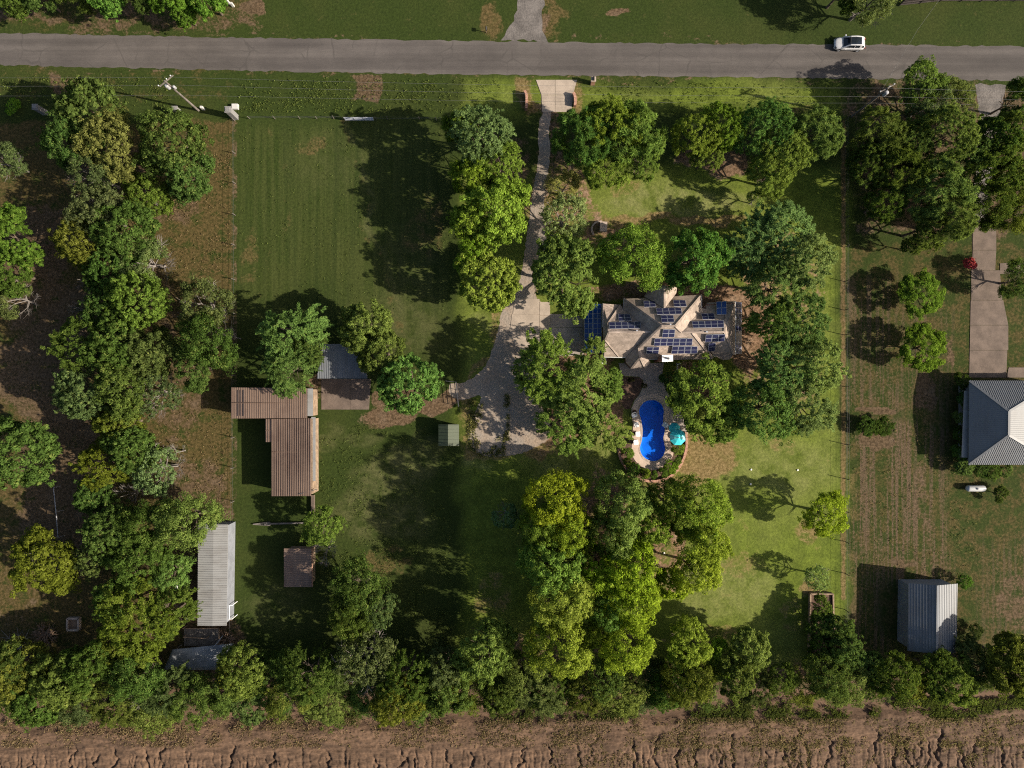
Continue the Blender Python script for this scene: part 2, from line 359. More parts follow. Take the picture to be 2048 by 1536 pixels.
# ------------------------------------------------------------------ pool outline (needed by the ground)
z3 = zpt(1190, 740, 6.4)
POOL = [z3(*p) for p in [(720,385),(800,400),(855,450),(878,520),(875,600),(868,680),(890,740),(888,800),(875,870),(885,940),(897,1010),(880,1080),(830,1140),(760,1165),(690,1155),(620,1110),(580,1040),(575,980),(595,920),(605,850),(610,780),(600,700),(585,620),(565,560),(570,490),(610,430),(660,395)]]
DECK = [z3(*p) for p in [(700,310),(800,310),(890,360),(920,440),(940,540),(950,640),(960,760),(960,870),(975,960),(1005,1000),(1000,1080),(960,1160),(890,1230),(800,1270),(720,1280),(640,1260),(560,1210),(500,1140),(470,1060),(470,960),(480,800),(485,680),(465,560),(470,480),(530,390),(600,330)]]
def smooth_loop(pts, n):
    """Closed Catmull-Rom curve through pts, n points per span."""
    out = []; k = len(pts)
    for i in range(k):
        p0, p1, p2, p3 = (np.array(pts[(i + j) % k], float) for j in (-1, 0, 1, 2))
        for s in range(n):
            t = s / n
            out.append(tuple(0.5 * ((2 * p1) + (-p0 + p2) * t + (2 * p0 - 5 * p1 + 4 * p2 - p3) * t * t + (-p0 + 3 * p1 - 3 * p2 + p3) * t ** 3)))
    return out
def smooth_line(pts, n):
    out = []; k = len(pts)
    for i in range(k - 1):
        p0, p1, p2, p3 = (np.array(pts[min(max(i + j, 0), k - 1)], float) for j in (-1, 0, 1, 2))
        for s in range(n):
            t = s / n
            out.append(tuple(0.5 * ((2 * p1) + (-p0 + p2) * t + (2 * p0 - 5 * p1 + 4 * p2 - p3) * t * t + (-p0 + 3 * p1 - 3 * p2 + p3) * t ** 3)))
    out.append(tuple(pts[-1])); return out

# ------------------------------------------------------------------ the ground, one sheet to the horizon
def build_ground():
    inner = np.arange(-88, 88.01, 0.4); far = np.array([95, 105, 120, 145, 180, 240, 340, 500, 800, 1300, 2200.])
    xs = np.concatenate([-far[::-1], inner, far])
    innery = np.arange(-70, 70.01, 0.4); fary = np.array([78, 90, 110, 140, 190, 260, 360, 520, 820, 1300, 2200.])
    ys = np.concatenate([-fary[::-1], innery, fary])
    X, Y = np.meshgrid(xs, ys); nx, ny = len(xs), len(ys)
    px = 1024 + X / PXM; py = 768 - Y / PXM
    wob = (fbm(X * 0.18, Y * 0.18, 11) - 0.5) * 60
    wx = px + wob; wy = py + (fbm(X * 0.18, Y * 0.18, 31) - 0.5) * 60
    Z = {c: np.zeros(X.shape) for c in ('dry', 'dirt', 'lot_bright', 'mow', 'hay', 'pale')}
    def sm(d, s): return np.clip(0.5 - d / s, 0, 1)
    def ell(c, cx, cy, rx, ry, v, soft=0.5):
        d = np.sqrt(((wx - cx) / rx) ** 2 + ((wy - cy) / ry) ** 2) - 1
        Z[c] = np.maximum(Z[c], v * sm(d, soft))
    def rect(c, x0, y0, x1, y1, v, soft=20, wobble=True, mode='max'):
        a, b = (wx, wy) if wobble else (px, py)
        d = np.maximum(np.maximum(x0 - a, a - x1), np.maximum(y0 - b, b - y1))
        m = sm(d, soft)
        Z[c] = np.maximum(Z[c], v * m) if mode == 'max' else Z[c] * (1 - m) + v * m
    # verges and fields beyond the road
    rect('dry', -900, -900, 520, 66, 0.45, 40); rect('dirt', -50, 22, 130, 50, 0.6); rect('dirt', 130, 10, 520, 64, 0.55, 30)
    rect('dry', 520, -60, 3000, 75, 0.14, 60); ell('dirt', 505, 14, 32, 12, 0.95); ell('dirt', 1230, 26, 28, 7, 0.8); ell('dry', 985, 40, 18, 40, .7); ell('dry', 1105, 45, 35, 45, .6); ell('dirt', 1100, 60, 20, 22, .6)
    rect('lot_bright', 520, -20, 3000, 80, 0.12)
    # strip between road and fields
    rect('dry', -40, 130, 480, 215, 0.30, 30); rect('dry', -1000, 138, 3000, 152, 0.42, 14)
    rect('dirt', 100, 150, 164, 194, 0.75, 16); rect('dirt', 694, 156, 764, 216, 0.85, 10)
    rect('lot_bright', 478, 158, 690, 205, 0.12); rect('lot_bright', 918, 160, 1690, 235, 0.75, 55); rect('dry', 1045, 160, 1080, 240, 0.75, 10); rect('dry', 1146, 160, 1175, 235, .6, 10)
    ell('dry', 1570, 228, 60, 10, 0.45); rect('dirt', 1672, 188, 1712, 230, 0.6)
    # far-left yard, under its trees
    rect('dry', -1000, 240, 468, 1330, 0.62, 12, False); rect('dry', 330, 240, 468, 480, 0.52, 25)
    for e in [(70, 520, 70, 130, .75), (110, 640, 90, 90, .7), (60, 760, 90, 90, .7), (120, 900, 90, 120, .75), (130, 1030, 90, 120, .75), (350, 420, 70, 40, .55), (360, 800, 60, 90, .55), (385, 960, 75, 60, .6), (430, 1030, 40, 40, .65), (250, 660, 140, 200, .45), (390, 1200, 60, 160, .72), (40, 1150, 90, 140, .35), (430, 1290, 60, 60, .7), (340, 1110, 60, 50, .6), (230, 350, 110, 60, .6)]:
        ell('dirt', *e)
    rect('dirt', 466, 240, 474, 1000, 0.62, 6, False)
    # mown field in the middle
    rect('mow', 474, 250, 900, 640, 1.0, 30, False); rect('mow', 640, 1000, 905, 1320, 0.35, 60)
    ell('pale', 560, 640, 60, 40, .0); ell('pale', 800, 650, 90, 60, .55); ell('pale', 820, 560, 60, 120, .3); ell('pale', 660, 330, 90, 60, .2)
    ell('pale', 790, 945, 75, 45, .8); ell('pale', 760, 1030, 90, 55, .75); ell('pale', 655, 885, 25, 20, .6); ell('pale', 850, 900, 30, 40, .5); ell('pale', 700, 1020, 30, 30, .6); ell('pale', 560, 1220, 60, 50, .35); ell('pale', 720, 865, 50, 15, .5)
    ell('dirt', 785, 828, 60, 22, .85, .4); ell('dirt', 850, 805, 60, 20, .9, .4); ell('dirt', 905, 790, 30, 20, .9); ell('dirt', 640, 765, 40, 30, .6); ell('dirt', 760, 800, 20, 12, .7)
    rect('lot_bright', 474, 240, 915, 1330, 0.16, 20, False)
    # the lot of the main house
    for a in [(918, 330, 1690, 1345, .80)]: rect('lot_bright', *a, 55)  # marks the lot, kept bright while the ground around is painted dimmer
    for e in [(1440, 320, 95, 28, .85), (1290, 330, 40, 20, .3), (1130, 360, 55, 60, .55), (1010, 320, 60, 60, .55), (1215, 470, 50, 30, .6), (1160, 450, 40, 60, .5), (1300, 585, 120, 30, .75), (1430, 590, 80, 30, .85), (1500, 660, 45, 110, .85), (1130, 790, 120, 110, .8), (1180, 720, 60, 40, .8), (1390, 760, 60, 40, .7), (1560, 600, 110, 160, .45), (1200, 1060, 60, 120, .62), (1330, 1100, 60, 110, .6), (1150, 1300, 180, 50, .5), (1420, 1290, 110, 30, .35), (1200, 580, 30, 18, .6), (1560, 740, 100, 120, .5), (1300, 965, 70, 20, .5), (1245, 850, 20, 60, .75)]:
        ell('dirt', *e)
    for e in [(1340, 432, 150, 12, .75), (1215, 455, 40, 25, .7), (1408, 914, 70, 56, 1.0), (1385, 955, 50, 30, .6), (1215, 575, 22, 16, .9), (1000, 900, 85, 25, .6), (1080, 890, 35, 25, .8), (1610, 1060, 25, 30, .6), (1110, 420, 60, 60, .6), (1620, 1180, 30, 12, .7), (1440, 1270, 60, 20, .5)]:
        ell('dry', *e)
    for e in [(1330, 395, 130, 30, .7), (1460, 400, 40, 20, .7), (1150, 900, 90, 40, .5), (1560, 940, 110, 60, .45), (1450, 1180, 90, 60, .5), (1000, 640, 60, 20, .5), (960, 925, 40, 20, .4)]:
        ell('pale', *e)
    rect('dry', 1682, 240, 1692, 1200, 0.95, 6, False); rect('dirt', 1686, 260, 1693, 900, 0.5, 5, False)
    # the yard beyond the fence
    rect('dry', 1696, 480, 3000, 1330, 0.45, 20, False); rect('dirt', 1700, 160, 3000, 480, 0.62, 60); rect('dry', 1960, 440, 2080, 760, .2)
    rect('hay', 1700, 620, 1905, 830, 0.6, 40); rect('hay', 1700, 850, 1900, 1180, 1.0, 30); rect('hay', 1700, 560, 1800, 830, .8, 30); rect('hay', 1820, 1020, 1870, 1170, 1.0, 15); rect('hay', 1960, 1080, 2300, 1330, .6, 50); rect('hay', 1700, 1100, 1760, 1310, .9, 20)
    ell('dirt', 1855, 780, 22, 50, .75); ell('dirt', 1755, 832, 40, 8, .8); ell('dirt', 1755, 892, 40, 14, .85); ell('dirt', 1850, 1000, 18, 90, .5); ell('dirt', 2030, 1200, 40, 70, .6); ell('dirt', 1980, 990, 40, 20, .3); ell('dirt', 1800, 1130, 40, 14, .7); ell('dirt', 1905, 700, 10, 30, .7)
    def line(c, pts, wd, v, soft=14):
        d = np.full(X.shape, 1e9)
        for (x1, y1), (x2, y2) in zip(pts, pts[1:]):
            t = np.clip(((wx - x1) * (x2 - x1) + (wy - y1) * (y2 - y1)) / ((x2 - x1) ** 2 + (y2 - y1) ** 2), 0, 1)
            d = np.minimum(d, np.hypot(wx - x1 - t * (x2 - x1), wy - y1 - t * (y2 - y1)))
        Z[c] = np.maximum(Z[c], v * sm(d - wd, soft))
    line('dirt', [(1090, 230), (1087, 330), (1078, 440), (1060, 580)], 20, .62, 22); line('dry', [(1000, 610), (985, 690), (940, 770), (930, 880), (1010, 916), (1105, 875)], 8, .8, 22)
    line('dry', [(540, 250), (570, 420), (520, 600)], 5, .42, 14); line('dry', [(690, 245), (725, 400), (790, 600), (850, 800)], 6, .45, 16); line('pale', [(700, 245), (735, 400), (800, 600)], 4, .8, 10)
    line('dry', [(1460, 930), (1500, 1050), (1470, 1180), (1420, 1220)], 5, .40, 16); line('dry', [(1250, 960), (1180, 940), (1040, 930)], 6, .42, 18); line('dry', [(1660, 900), (1640, 1100)], 6, .4, 20)
    line('dirt', [(-900, 56), (0, 64), (512, 74), (1024, 81), (1700, 87), (2048, 91), (3000, 104)], 3, .66, 12); line('dirt', [(-900, 118), (0, 132), (512, 144), (1024, 152), (1700, 159), (2048, 163), (3000, 176)], 3, .68, 12)
    for e in [(620, 300, 40, 22, .5), (850, 460, 40, 60, .4), (500, 520, 20, 60, .42), (1560, 900, 40, 25, .4), (1480, 1120, 40, 30, .42), (1590, 1230, 30, 50, .4), (980, 1180, 40, 40, .45), (760, 1130, 60, 40, .45), (620, 900, 30, 50, .4), (1250, 365, 40, 16, .5)]: ell('dry', *e)
    # under the hedgerow and out to the bank
    rect('dirt', -2000, 1320, 3000, 1500, 0.58, 60); rect('dirt', -4000, 1425, 5000, 6000, 0.9, 40)
    far_r = np.sqrt(X ** 2 + Y ** 2) > 130
    keep = np.ones((ny - 1, nx - 1), bool)
    cxp = (px[:-1, :-1] + px[1:, 1:]) / 2; cyp = (py[:-1, :-1] + py[1:, 1:]) / 2
    ctr = np.array(POOL).mean(0); big = [tuple(ctr + (np.array(p) - ctr) * 1.17) for p in POOL]
    keep &= ~inpoly(cxp, cyp, big)
    V = np.stack([X.ravel(), Y.ravel(), np.zeros(X.size)], 1)
    idx = np.arange(X.size).reshape(ny, nx)
    F = np.stack([idx[:-1, :-1], idx[:-1, 1:], idx[1:, 1:], idx[1:, :-1]], -1)[keep]
    o = np_mesh('ground', V, F, M['ground'])
    for nm, ch in (('zones', ('dry', 'dirt', 'lot_bright')), ('marks', ('mow', 'hay', 'pale'))):
        a = o.data.attributes.new(nm, 'FLOAT_COLOR', 'POINT')
        a.data.foreach_set('color', np.stack([Z[c].ravel() for c in ch] + [np.ones(X.size)], 1).astype(np.float32).ravel())
    tag(o, kind='structure'); return o
def np_mesh(name, V, F, mat, parent=None, smooth=False, tone=None):
    me = bpy.data.meshes.new(name); k = F.shape[1]
    me.vertices.add(len(V)); me.vertices.foreach_set('co', np.asarray(V, np.float32).ravel())
    me.loops.add(F.size); me.loops.foreach_set('vertex_index', F.astype(np.int32).ravel())
    me.polygons.add(len(F)); me.polygons.foreach_set('loop_start', np.arange(0, F.size, k, dtype=np.int32))
    me.update(calc_edges=True)
    if tone is not None:
        a = me.attributes.new('tone', 'FLOAT', 'POINT'); a.data.foreach_set('value', tone.astype(np.float32))
    if smooth: me.polygons.foreach_set('use_smooth', np.ones(len(F), bool))
    me.materials.append(mat)
    o = bpy.data.objects.new(name, me); COL.objects.link(o)
    if parent is not None: o.parent = parent
    return o
build_ground()

def sheet(name, pts_px, z, mat, rough=0.0, thick=None, kind='structure', parent=None, smooth=0, step=0.7):
    """A flat patch whose outline is a pixel loop on the ground; a ragged edge if rough > 0."""
    pts = smooth_loop(pts_px, smooth) if smooth else pts_px
    W = [P(x, y, 0) for x, y in pts]
    if rough:
        out = []
        for i in range(len(W)):
            a, b = W[i], W[(i + 1) % len(W)]; n = max(1, int((b - a).length / step))
            nrm = Vector((b.y - a.y, a.x - b.x, 0)); nrm = nrm.normalized() if nrm.length > 0 else nrm
            for k in range(n):
                out.append(a.lerp(b, k / n) + nrm * random.uniform(-rough, rough))
        W = out
    mb = MB(); mb.prism([(p.x, p.y) for p in W], (z - thick) if thick else 0.0015, z)
    o = mb.build(name, mat, parent)
    import bmesh
    bm = bmesh.new(); bm.from_mesh(o.data)
    bmesh.ops.triangulate(bm, faces=[f for f in bm.faces if len(f.verts) > 4], ngon_method='EAR_CLIP'); bm.to_mesh(o.data); bm.free()
    if kind: o['kind'] = kind
    return o

# ------------------------------------------------------------------ road, drives, paths
top = [(-5000, 2.5), (-400, 61), (0, 66), (300, 72), (512, 76), (800, 80), (1024, 83), (1400, 88), (1700, 89), (2048, 93), (2500, 99), (6000, 144)]
bot = [(6000, 212), (2500, 167), (2048, 161), (1700, 157), (1400, 154), (1024, 150), (800, 147), (512, 142), (300, 137), (0, 130), (-400, 125), (-5000, 66)]
sheet('road', top + bot, 0.012, M['asphalt'], 0.13)
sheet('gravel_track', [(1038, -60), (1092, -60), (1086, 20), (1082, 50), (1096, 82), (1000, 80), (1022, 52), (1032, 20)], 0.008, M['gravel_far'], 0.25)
DRIVE = [(1102, 224), (1098, 262), (1100, 300), (1097, 340), (1090, 385), (1088, 440), (1092, 490), (1082, 540), (1072, 590), (1090, 612), (1100, 640), (1098, 690), (1090, 740), (1080, 800), (1100, 850), (1105, 872), (1060, 900), (1012, 912), (965, 910), (940, 888), (938, 850), (955, 815), (960, 790), (925, 800), (900, 790), (900, 768), (930, 764), (968, 736), (988, 690), (1000, 640), (1008, 608), (1030, 590), (1044, 540), (1050, 500), (1058, 440), (1064, 390), (1074, 340), (1078, 300), (1076, 262), (1086, 224)]
sheet('gravel_drive', smooth_loop(DRIVE, 3), 0.010, M['gravel'], 0.10, step=0.3)
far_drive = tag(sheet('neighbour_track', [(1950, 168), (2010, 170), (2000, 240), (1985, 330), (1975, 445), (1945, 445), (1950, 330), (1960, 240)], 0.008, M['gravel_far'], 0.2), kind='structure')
def slabs(name, mat, loops, z=0.06):
    root = bpy.data.objects.new(name, None); COL.objects.link(root); root['kind'] = 'structure'; WL[name] = Vector()
    for lp in loops:
        sheet('slab', lp, z, mat, thick=0.11, kind=None, parent=root)
    return root
slabs('concrete_apron', M['concrete'], [[(1072, 160), (1110, 160), (1110, 190), (1083, 190)], [(1110.6, 160), (1154, 160), (1146, 190), (1110.6, 190)], [(1083, 190.6), (1110, 190.6), (1110, 224), (1084, 224)], [(1110.6, 190.6), (1146, 190.6), (1143, 224), (1110.6, 224)]])
slabs('concrete_pad', M['concrete'], [[(1030, 596), (1079, 598), (1079, 628), (1026, 628)], [(1024, 628.7), (1079, 628.7), (1079, 661), (1020, 661)], [(1020, 661.7), (1079, 661.7), (1079, 692), (1030, 692)], [(1079.8, 604), (1100, 604), (1100, 631), (1079.8, 631)], [(1079.8, 631.7), (1100, 631.7), (1100, 668), (1079.8, 668)], [(1079.8, 668.7), (1100, 668.7), (1100, 694), (1079.8, 694)]], 0.05)
slabs('carport_pad', M['patio'], [[(1100.7, 628), (1172, 628), (1172, 655), (1100.7, 655)], [(1100.7, 655.6), (1172, 655.6), (1172, 690), (1100.7, 690)], [(1100.7, 690.6), (1168, 690.6), (1168, 712), (1100.7, 712)]], 0.058)
slabs('neighbour_driveway', M['old_concrete'], [[(1945, 452), (1992, 452), (1992, 500), (1945, 500)], [(1945, 500.7), (1992, 500.7), (1990, 540), (1943, 540)], [(1942, 540.7), (1999, 540.7), (2004, 600), (1942, 600)], [(1941, 600.7), (2006, 600.7), (2016, 650), (1940, 650)], [(1940, 650.7), (2016, 650.7), (2016, 700), (1939, 700)], [(1939, 700.7), (2014, 700.7), (2012, 755), (1938, 755)], [(2017, 735), (2060, 735), (2060, 755), (2013, 755)], [(1999.5, 527), (2080, 520), (2080, 545), (1999.5, 548)]])
slabs('shed_slab', M['old_concrete'], [[(643, 758), (700, 758), (700, 819), (643, 819)], [(700.7, 758), (742, 758), (738, 819), (700.7, 819)]], 0.07)
sheet('patio', [z3(*p) for p in [(300, -90), (330, 30), (380, 78), (560, 85), (618, 130), (612, 220), (565, 320), (500, 400), (480, 470), (530, 395), (600, 336), (700, 316), (800, 316), (884, 364), (914, 444), (930, 500), (1010, 400), (985, 300), (920, 255), (872, 150), (862, 40), (880, -90)]], 0.040, M['patio'], thick=0.08)
sheet('path', [z3(*p) for p in [(900, 470), (1040, 420), (1100, 520), (1180, 700), (1190, 820), (1150, 870), (960, 880), (960, 760), (940, 560)]], 0.032, M['patio'], thick=0.07)
sheet('planting_bed', [z3(*p) for p in [(330, 20), (380, 84), (555, 92), (612, 132), (604, 220), (556, 318), (490, 400), (455, 490), (370, 480), (330, 300), (360, 150), (300, 60)]], 0.020, M['mulch'], 0.05, smooth=3)
sheet('planting_bed', [z3(*p) for p in [(470, 955), (480, 1060), (510, 1130), (570, 1200), (650, 1250), (720, 1270), (800, 1262), (890, 1222), (955, 1150), (995, 1070), (1010, 985), (1160, 860), (1158, 1000), (1126, 1120), (1066, 1238), (976, 1336), (878, 1390), (760, 1414), (640, 1404), (522, 1364), (424, 1284), (356, 1188), (316, 1090), (306, 1010), (340, 960), (420, 940)]], 0.022, M['mulch'])
def slab_edge(name, label): pass

# ------------------------------------------------------------------ pool
def resample(loop, ctr, n):
    L = np.array(loop + [loop[0]]); out = []
    for k in range(n):
        a = 2 * math.pi * k / n; d = np.array([math.cos(a), math.sin(a)]); best = 0
        for i in range(len(L) - 1):
            p, q = L[i] - ctr, L[i + 1] - ctr; e = q - p
            den = d[0] * e[1] - d[1] * e[0]
            if abs(den) < 1e-9: continue
            t = (p[0] * e[1] - p[1] * e[0]) / den; u = (p[0] * d[1] - p[1] * d[0]) / den
            if t > 0 and -1e-6 <= u <= 1 + 1e-6: best = max(best, t)
        out.append(tuple(ctr + d * best))
    return out
PC = np.array([1304.5, 862.0]); NP_ = 96
po = resample(smooth_loop(POOL, 4), PC, NP_); do = resample(smooth_loop(DECK, 3), PC, NP_)
cop = [tuple(PC + (np.array(p) - PC) * (1 + 4.2 / np.linalg.norm(np.array(p) - PC))) for p in po]
def ring(mb, a, b, za, zb, mi=0):
    n = len(a); A = [P(*p, 0) for p in a]; B = [P(*p, 0) for p in b]
    mb.add([(p.x, p.y, za) for p in A] + [(p.x, p.y, zb) for p in B], [(i, n + i, n + (i + 1) % n, (i + 1) % n) for i in range(n)], mi)
pool = thing('swimming_pool', 'bright blue peanut shaped swimming pool behind the house', 'swimming pool', P(*PC))
mb = MB(); fl = [tuple(PC + (np.array(p) - PC) * 0.80) for p in po]; fl2 = [tuple(PC + (np.array(p) - PC) * 0.97) for p in po]
ring(mb, fl2, po, -0.35, 0.045); ring(mb, fl, fl2, -0.62, -0.35)
A = [P(*p, 0) for p in fl]; mb.add([(p.x, p.y, -0.62) for p in A] + [tuple(P(*PC, 0) + Vector((0, 0, -0.85)))], [(i, (i + 1) % NP_, NP_) for i in range(NP_)])
mb.build('basin', M['pool_shell'], pool, smooth=True)
mb = MB(); A = [P(*tuple(PC + (np.array(p) - PC) * 0.985), 0) for p in po]
mb.add([(p.x, p.y, -0.10) for p in A] + [tuple(P(*PC, 0) + Vector((0, 0, -0.10)))], [(i, (i + 1) % NP_, NP_) for i in range(NP_)])
mb.build('water', M['water'], pool)
M['tile'] = surf('pool_tile', (0.02, 0.20, 0.62), 0.4, 0.15, 3.0, 12.0, 0.0); M['step'] = surf('pool_step', (0.012, 0.17, 0.68), 0.6, 0.1, 1.0, 4.0, 0.0)
mb = MB(); ring(mb, [tuple(PC + (np.array(p) - PC) * .992) for p in po], po, -0.11, 0.047); mb.build('waterline_tile', M['tile'], pool)
for q_, zz in ((.93, -.20), (.84, -.34)):
    sel = [k % NP_ for k in range(17, 32)]; a_ = [tuple(PC + (np.array(po[k]) - PC) * .985) for k in sel]; b_ = [tuple(PC + (np.array(po[k]) - PC) * (1 - (1 - q_) * math.sin(math.pi * j / 14))) for j, k in enumerate(sel)]
    mb = MB(); A_ = [P(*p, 0) for p in a_]; B_ = [P(*p, 0) for p in b_]; n_ = len(A_)
    mb.add([(p.x, p.y, zz) for p in A_] + [(p.x, p.y, zz) for p in B_] + [(p.x, p.y, -.62) for p in B_], [(i, n_ + i, n_ + i + 1, i + 1) for i in range(n_ - 1)] + [(n_ + i, 2 * n_ + i, 2 * n_ + i + 1, n_ + i + 1) for i in range(n_ - 1)]); mb.build('step', M['step'], pool)
for k in range(32):                                    # coping, stone by stone
    mb = MB(); i0 = k * 3
    for j in range(3):
        i = i0 + j; s0 = 0.03 if j == 0 else 0; 
        q = [po[i % NP_], po[(i + 1) % NP_], cop[(i + 1) % NP_], cop[i % NP_]]
        W_ = [P(*p, 0) for p in q]
        if j == 0: W_[0] = W_[0].lerp(W_[1], 0.08); W_[3] = W_[3].lerp(W_[2], 0.08)
        mb.prism([(p.x, p.y) for p in W_], 0.0, 0.088)
    mb.build('coping_stone', M['stone'], pool)
mb = MB(); ring(mb, cop, do, 0.07, 0.07); ring(mb, do, do, 0.07, 0.0)
mb.build('pool_deck', M['deck'])['kind'] = 'structure'
mb = MB()                                              # underlay that closes the gap beside the basin
ring(mb, po, [tuple(PC + (np.array(p) - PC) * 1.3) for p in po], 0.026, 0.026); mb.build('pool_bedding', M['mulch'])['kind'] = 'structure'

# ------------------------------------------------------------------ bare clay bank at the bottom of the view
def build_bank():
    xs = np.arange(-100, 100.01, 0.15); ys = np.concatenate([np.arange(-45.6, -64.0, -0.13), [-70, -80, -100, -140, -220, -400]])
    X, Y = np.meshgrid(xs, ys); r = np.random.default_rng(5)
    edge = -49.6 + np.clip(0.022 * xs, -0.6, 1.5) + (fbm(xs * 0.12, xs * 0 + 3, 3) - 0.5) * 3.0
    dn = np.clip((edge[None, :] - Y) / 1.6, 0, 1); dn = dn * dn * (3 - 2 * dn)
    Zb = 0.02 + dn * (0.62 + (fbm(X * 0.3, Y * 0.5, 9) - 0.5) * 0.3) + dn * (fbm(X * 0.9, Y * 3.2, 21) - 0.5) * 0.30 + dn * (fbm(X * 5, Y * 5, 15, 2) - 0.5) * 0.12
    inner = slice(0, len(ys))
    def gully(x0, y0, wid, dep, amp, ylen):
        s = np.clip((y0 - Y[:, 0]) / ylen, 0, 1); s = s * s * (3 - 2 * s)
        ph = r.random(4) * 6.28
        xc = x0 + amp * (0.55 * np.sin(Y[:, 0] * 1.1 + ph[0]) + 0.35 * np.sin(Y[:, 0] * 2.7 + ph[1]) + 0.18 * np.sin(Y[:, 0] * 6 + ph[2]))
        i0 = max(0, int((x0 - 3.2 - xs[0]) / 0.15)); i1 = min(len(xs), int((x0 + 3.2 - xs[0]) / 0.15))
        if i1 <= i0: return
        sub = X[:, i0:i1] - xc[:, None]
        Zb[:, i0:i1] -= dep * s[:, None] * np.exp(-(np.abs(sub) / wid) ** 1.5)
    x = -100.0
    while x < 100:
        t = float(np.clip((x + 30) / 70, 0, 1))
        gully(x, -53.8 + 2.4 * t + r.uniform(-1.6, 1.0), r.uniform(0.09, 0.17), r.uniform(0.3, 0.55), r.uniform(0.35, 1.0), r.uniform(0.6, 2.0)); x += r.uniform(1.4, 6.5) * (1.35 - 0.6 * t)
    x = -100.0
    while x < 100:
        gully(x, -54.4 + 1.8 * float(np.clip((x + 30) / 70, 0, 1)) + r.uniform(-0.9, 0.9), r.uniform(0.07, 0.11), r.uniform(0.06, 0.24), r.uniform(0.1, 0.45), r.uniform(0.5, 2.6)); x += r.uniform(0.3, 1.3)
    Zb[len(ys) - 5:, :] = np.maximum(Zb[len(ys) - 5:, :], 0.3)
    idx = np.arange(X.size).reshape(X.shape)
    F = np.stack([idx[:-1, :-1], idx[1:, :-1], idx[1:, 1:], idx[:-1, 1:]], -1).reshape(-1, 4)
    o = np_mesh('eroded_bank', np.stack([X.ravel(), Y.ravel(), np.maximum(Zb, 0.012).ravel()], 1), F, M['bank'], smooth=True)
    o['kind'] = 'structure'
build_bank()
# ------------------------------------------------------------------ buildings
def roof_shell(mb, faces, thick=0.16, mi=0):
    """Roof planes given as loops of 3-D points: top skin, under skin and the closed eave edge."""
    key = lambda p: (round(p[0], 2), round(p[1], 2), round(p[2], 2))
    edges = {}
    for f in faces:
        f = [Vector(p) for p in f]
        n = sum(((f[i].cross(f[(i + 1) % len(f)])) for i in range(len(f))), Vector())
        if n.z < 0: f = f[::-1]
        k = len(f)
        mb.add(f, [tuple(range(k))], mi)
        mb.add([p - Vector((0, 0, thick)) for p in f], [tuple(range(k))[::-1]], mi)
        for i in range(k):
            e = (key(f[i]), key(f[(i + 1) % k])); edges[e] = (f[i], f[(i + 1) % k])
    for (a, b), (p, q) in edges.items():
        if (b, a) not in edges:
            d = Vector((0, 0, thick)); mb.add([p - d, q - d, q, p], [(0, 1, 2, 3)], mi)
def plane_hit(px, py, pl, lift=0.0):
    """The point of the plane (o, n) that pixel (px, py) shows, raised along n."""
    o, n = pl; a = Vector((0, 0, CAMH)); d = P(px, py, 0) - a
    t = (o - a).dot(n) / d.dot(n); return a + d * t + n * lift
def plane3(a, b, c):
    n = (Vector(b) - Vector(a)).cross(Vector(c) - Vector(a)).normalized()
    if n.z < 0: n = -n
    return (Vector(a), n)

h = zpt(1150, 560, 5.689)                              # house detail reader
def hp(X, Y, z): return P(*h(X, Y), z)
house = thing('main_house', 'brown shingled house with many roof slopes carrying solar panels', 'house', P(*h(1000, 560)))
WV = dict(a=hp(318,268,3.1), b=hp(518,282,2.7), c=hp(378,492,4.7), d=hp(318,535,4.2), e=hp(385,596,5.6), f=hp(345,683,4.75), w=hp(322,692,4.1), g=hp(330,874,3.0), h_=hp(500,872,3.0),
          i=hp(575,880,3.0), j=hp(868,590,5.8), k=hp(550,338,3.1), m=hp(556,214,3.1), n=hp(985,522,7.4), o=hp(1440,168,3.0), p=hp(1140,522,7.4), t=hp(1215,597,6.35), u=hp(1440,320,3.2),
          q=hp(725,772,4.5), r=hp(580,940,2.9), T=hp(740,882,4.5), v=hp(1335,602,6.3), x=hp(1562,892,2.9), v2=hp(1378,604,5.9), x2=hp(1580,882,2.9), E=hp(1700,592,6.3))
g_ = WV
N_MAIN = [g_['m'], g_['o'], g_['p'], g_['n']]
S_MAIN = [g_['q'], g_['n'], g_['p'], g_['t'], g_['v'], g_['x'], hp(1120,908,3.0), hp(755,902,3.0)]
N_WEST = [g_['b'], g_['k'], g_['j'], g_['e'], g_['c']]
N_EAST = [g_['t'], g_['u'], hp(1488,330,3.2), hp(1500,258,2.4), hp(1725,244,2.4), g_['E']]
S_EAST = [g_['v2'], g_['E'], hp(1800,850,3.1), hp(1572,850,3.1)]
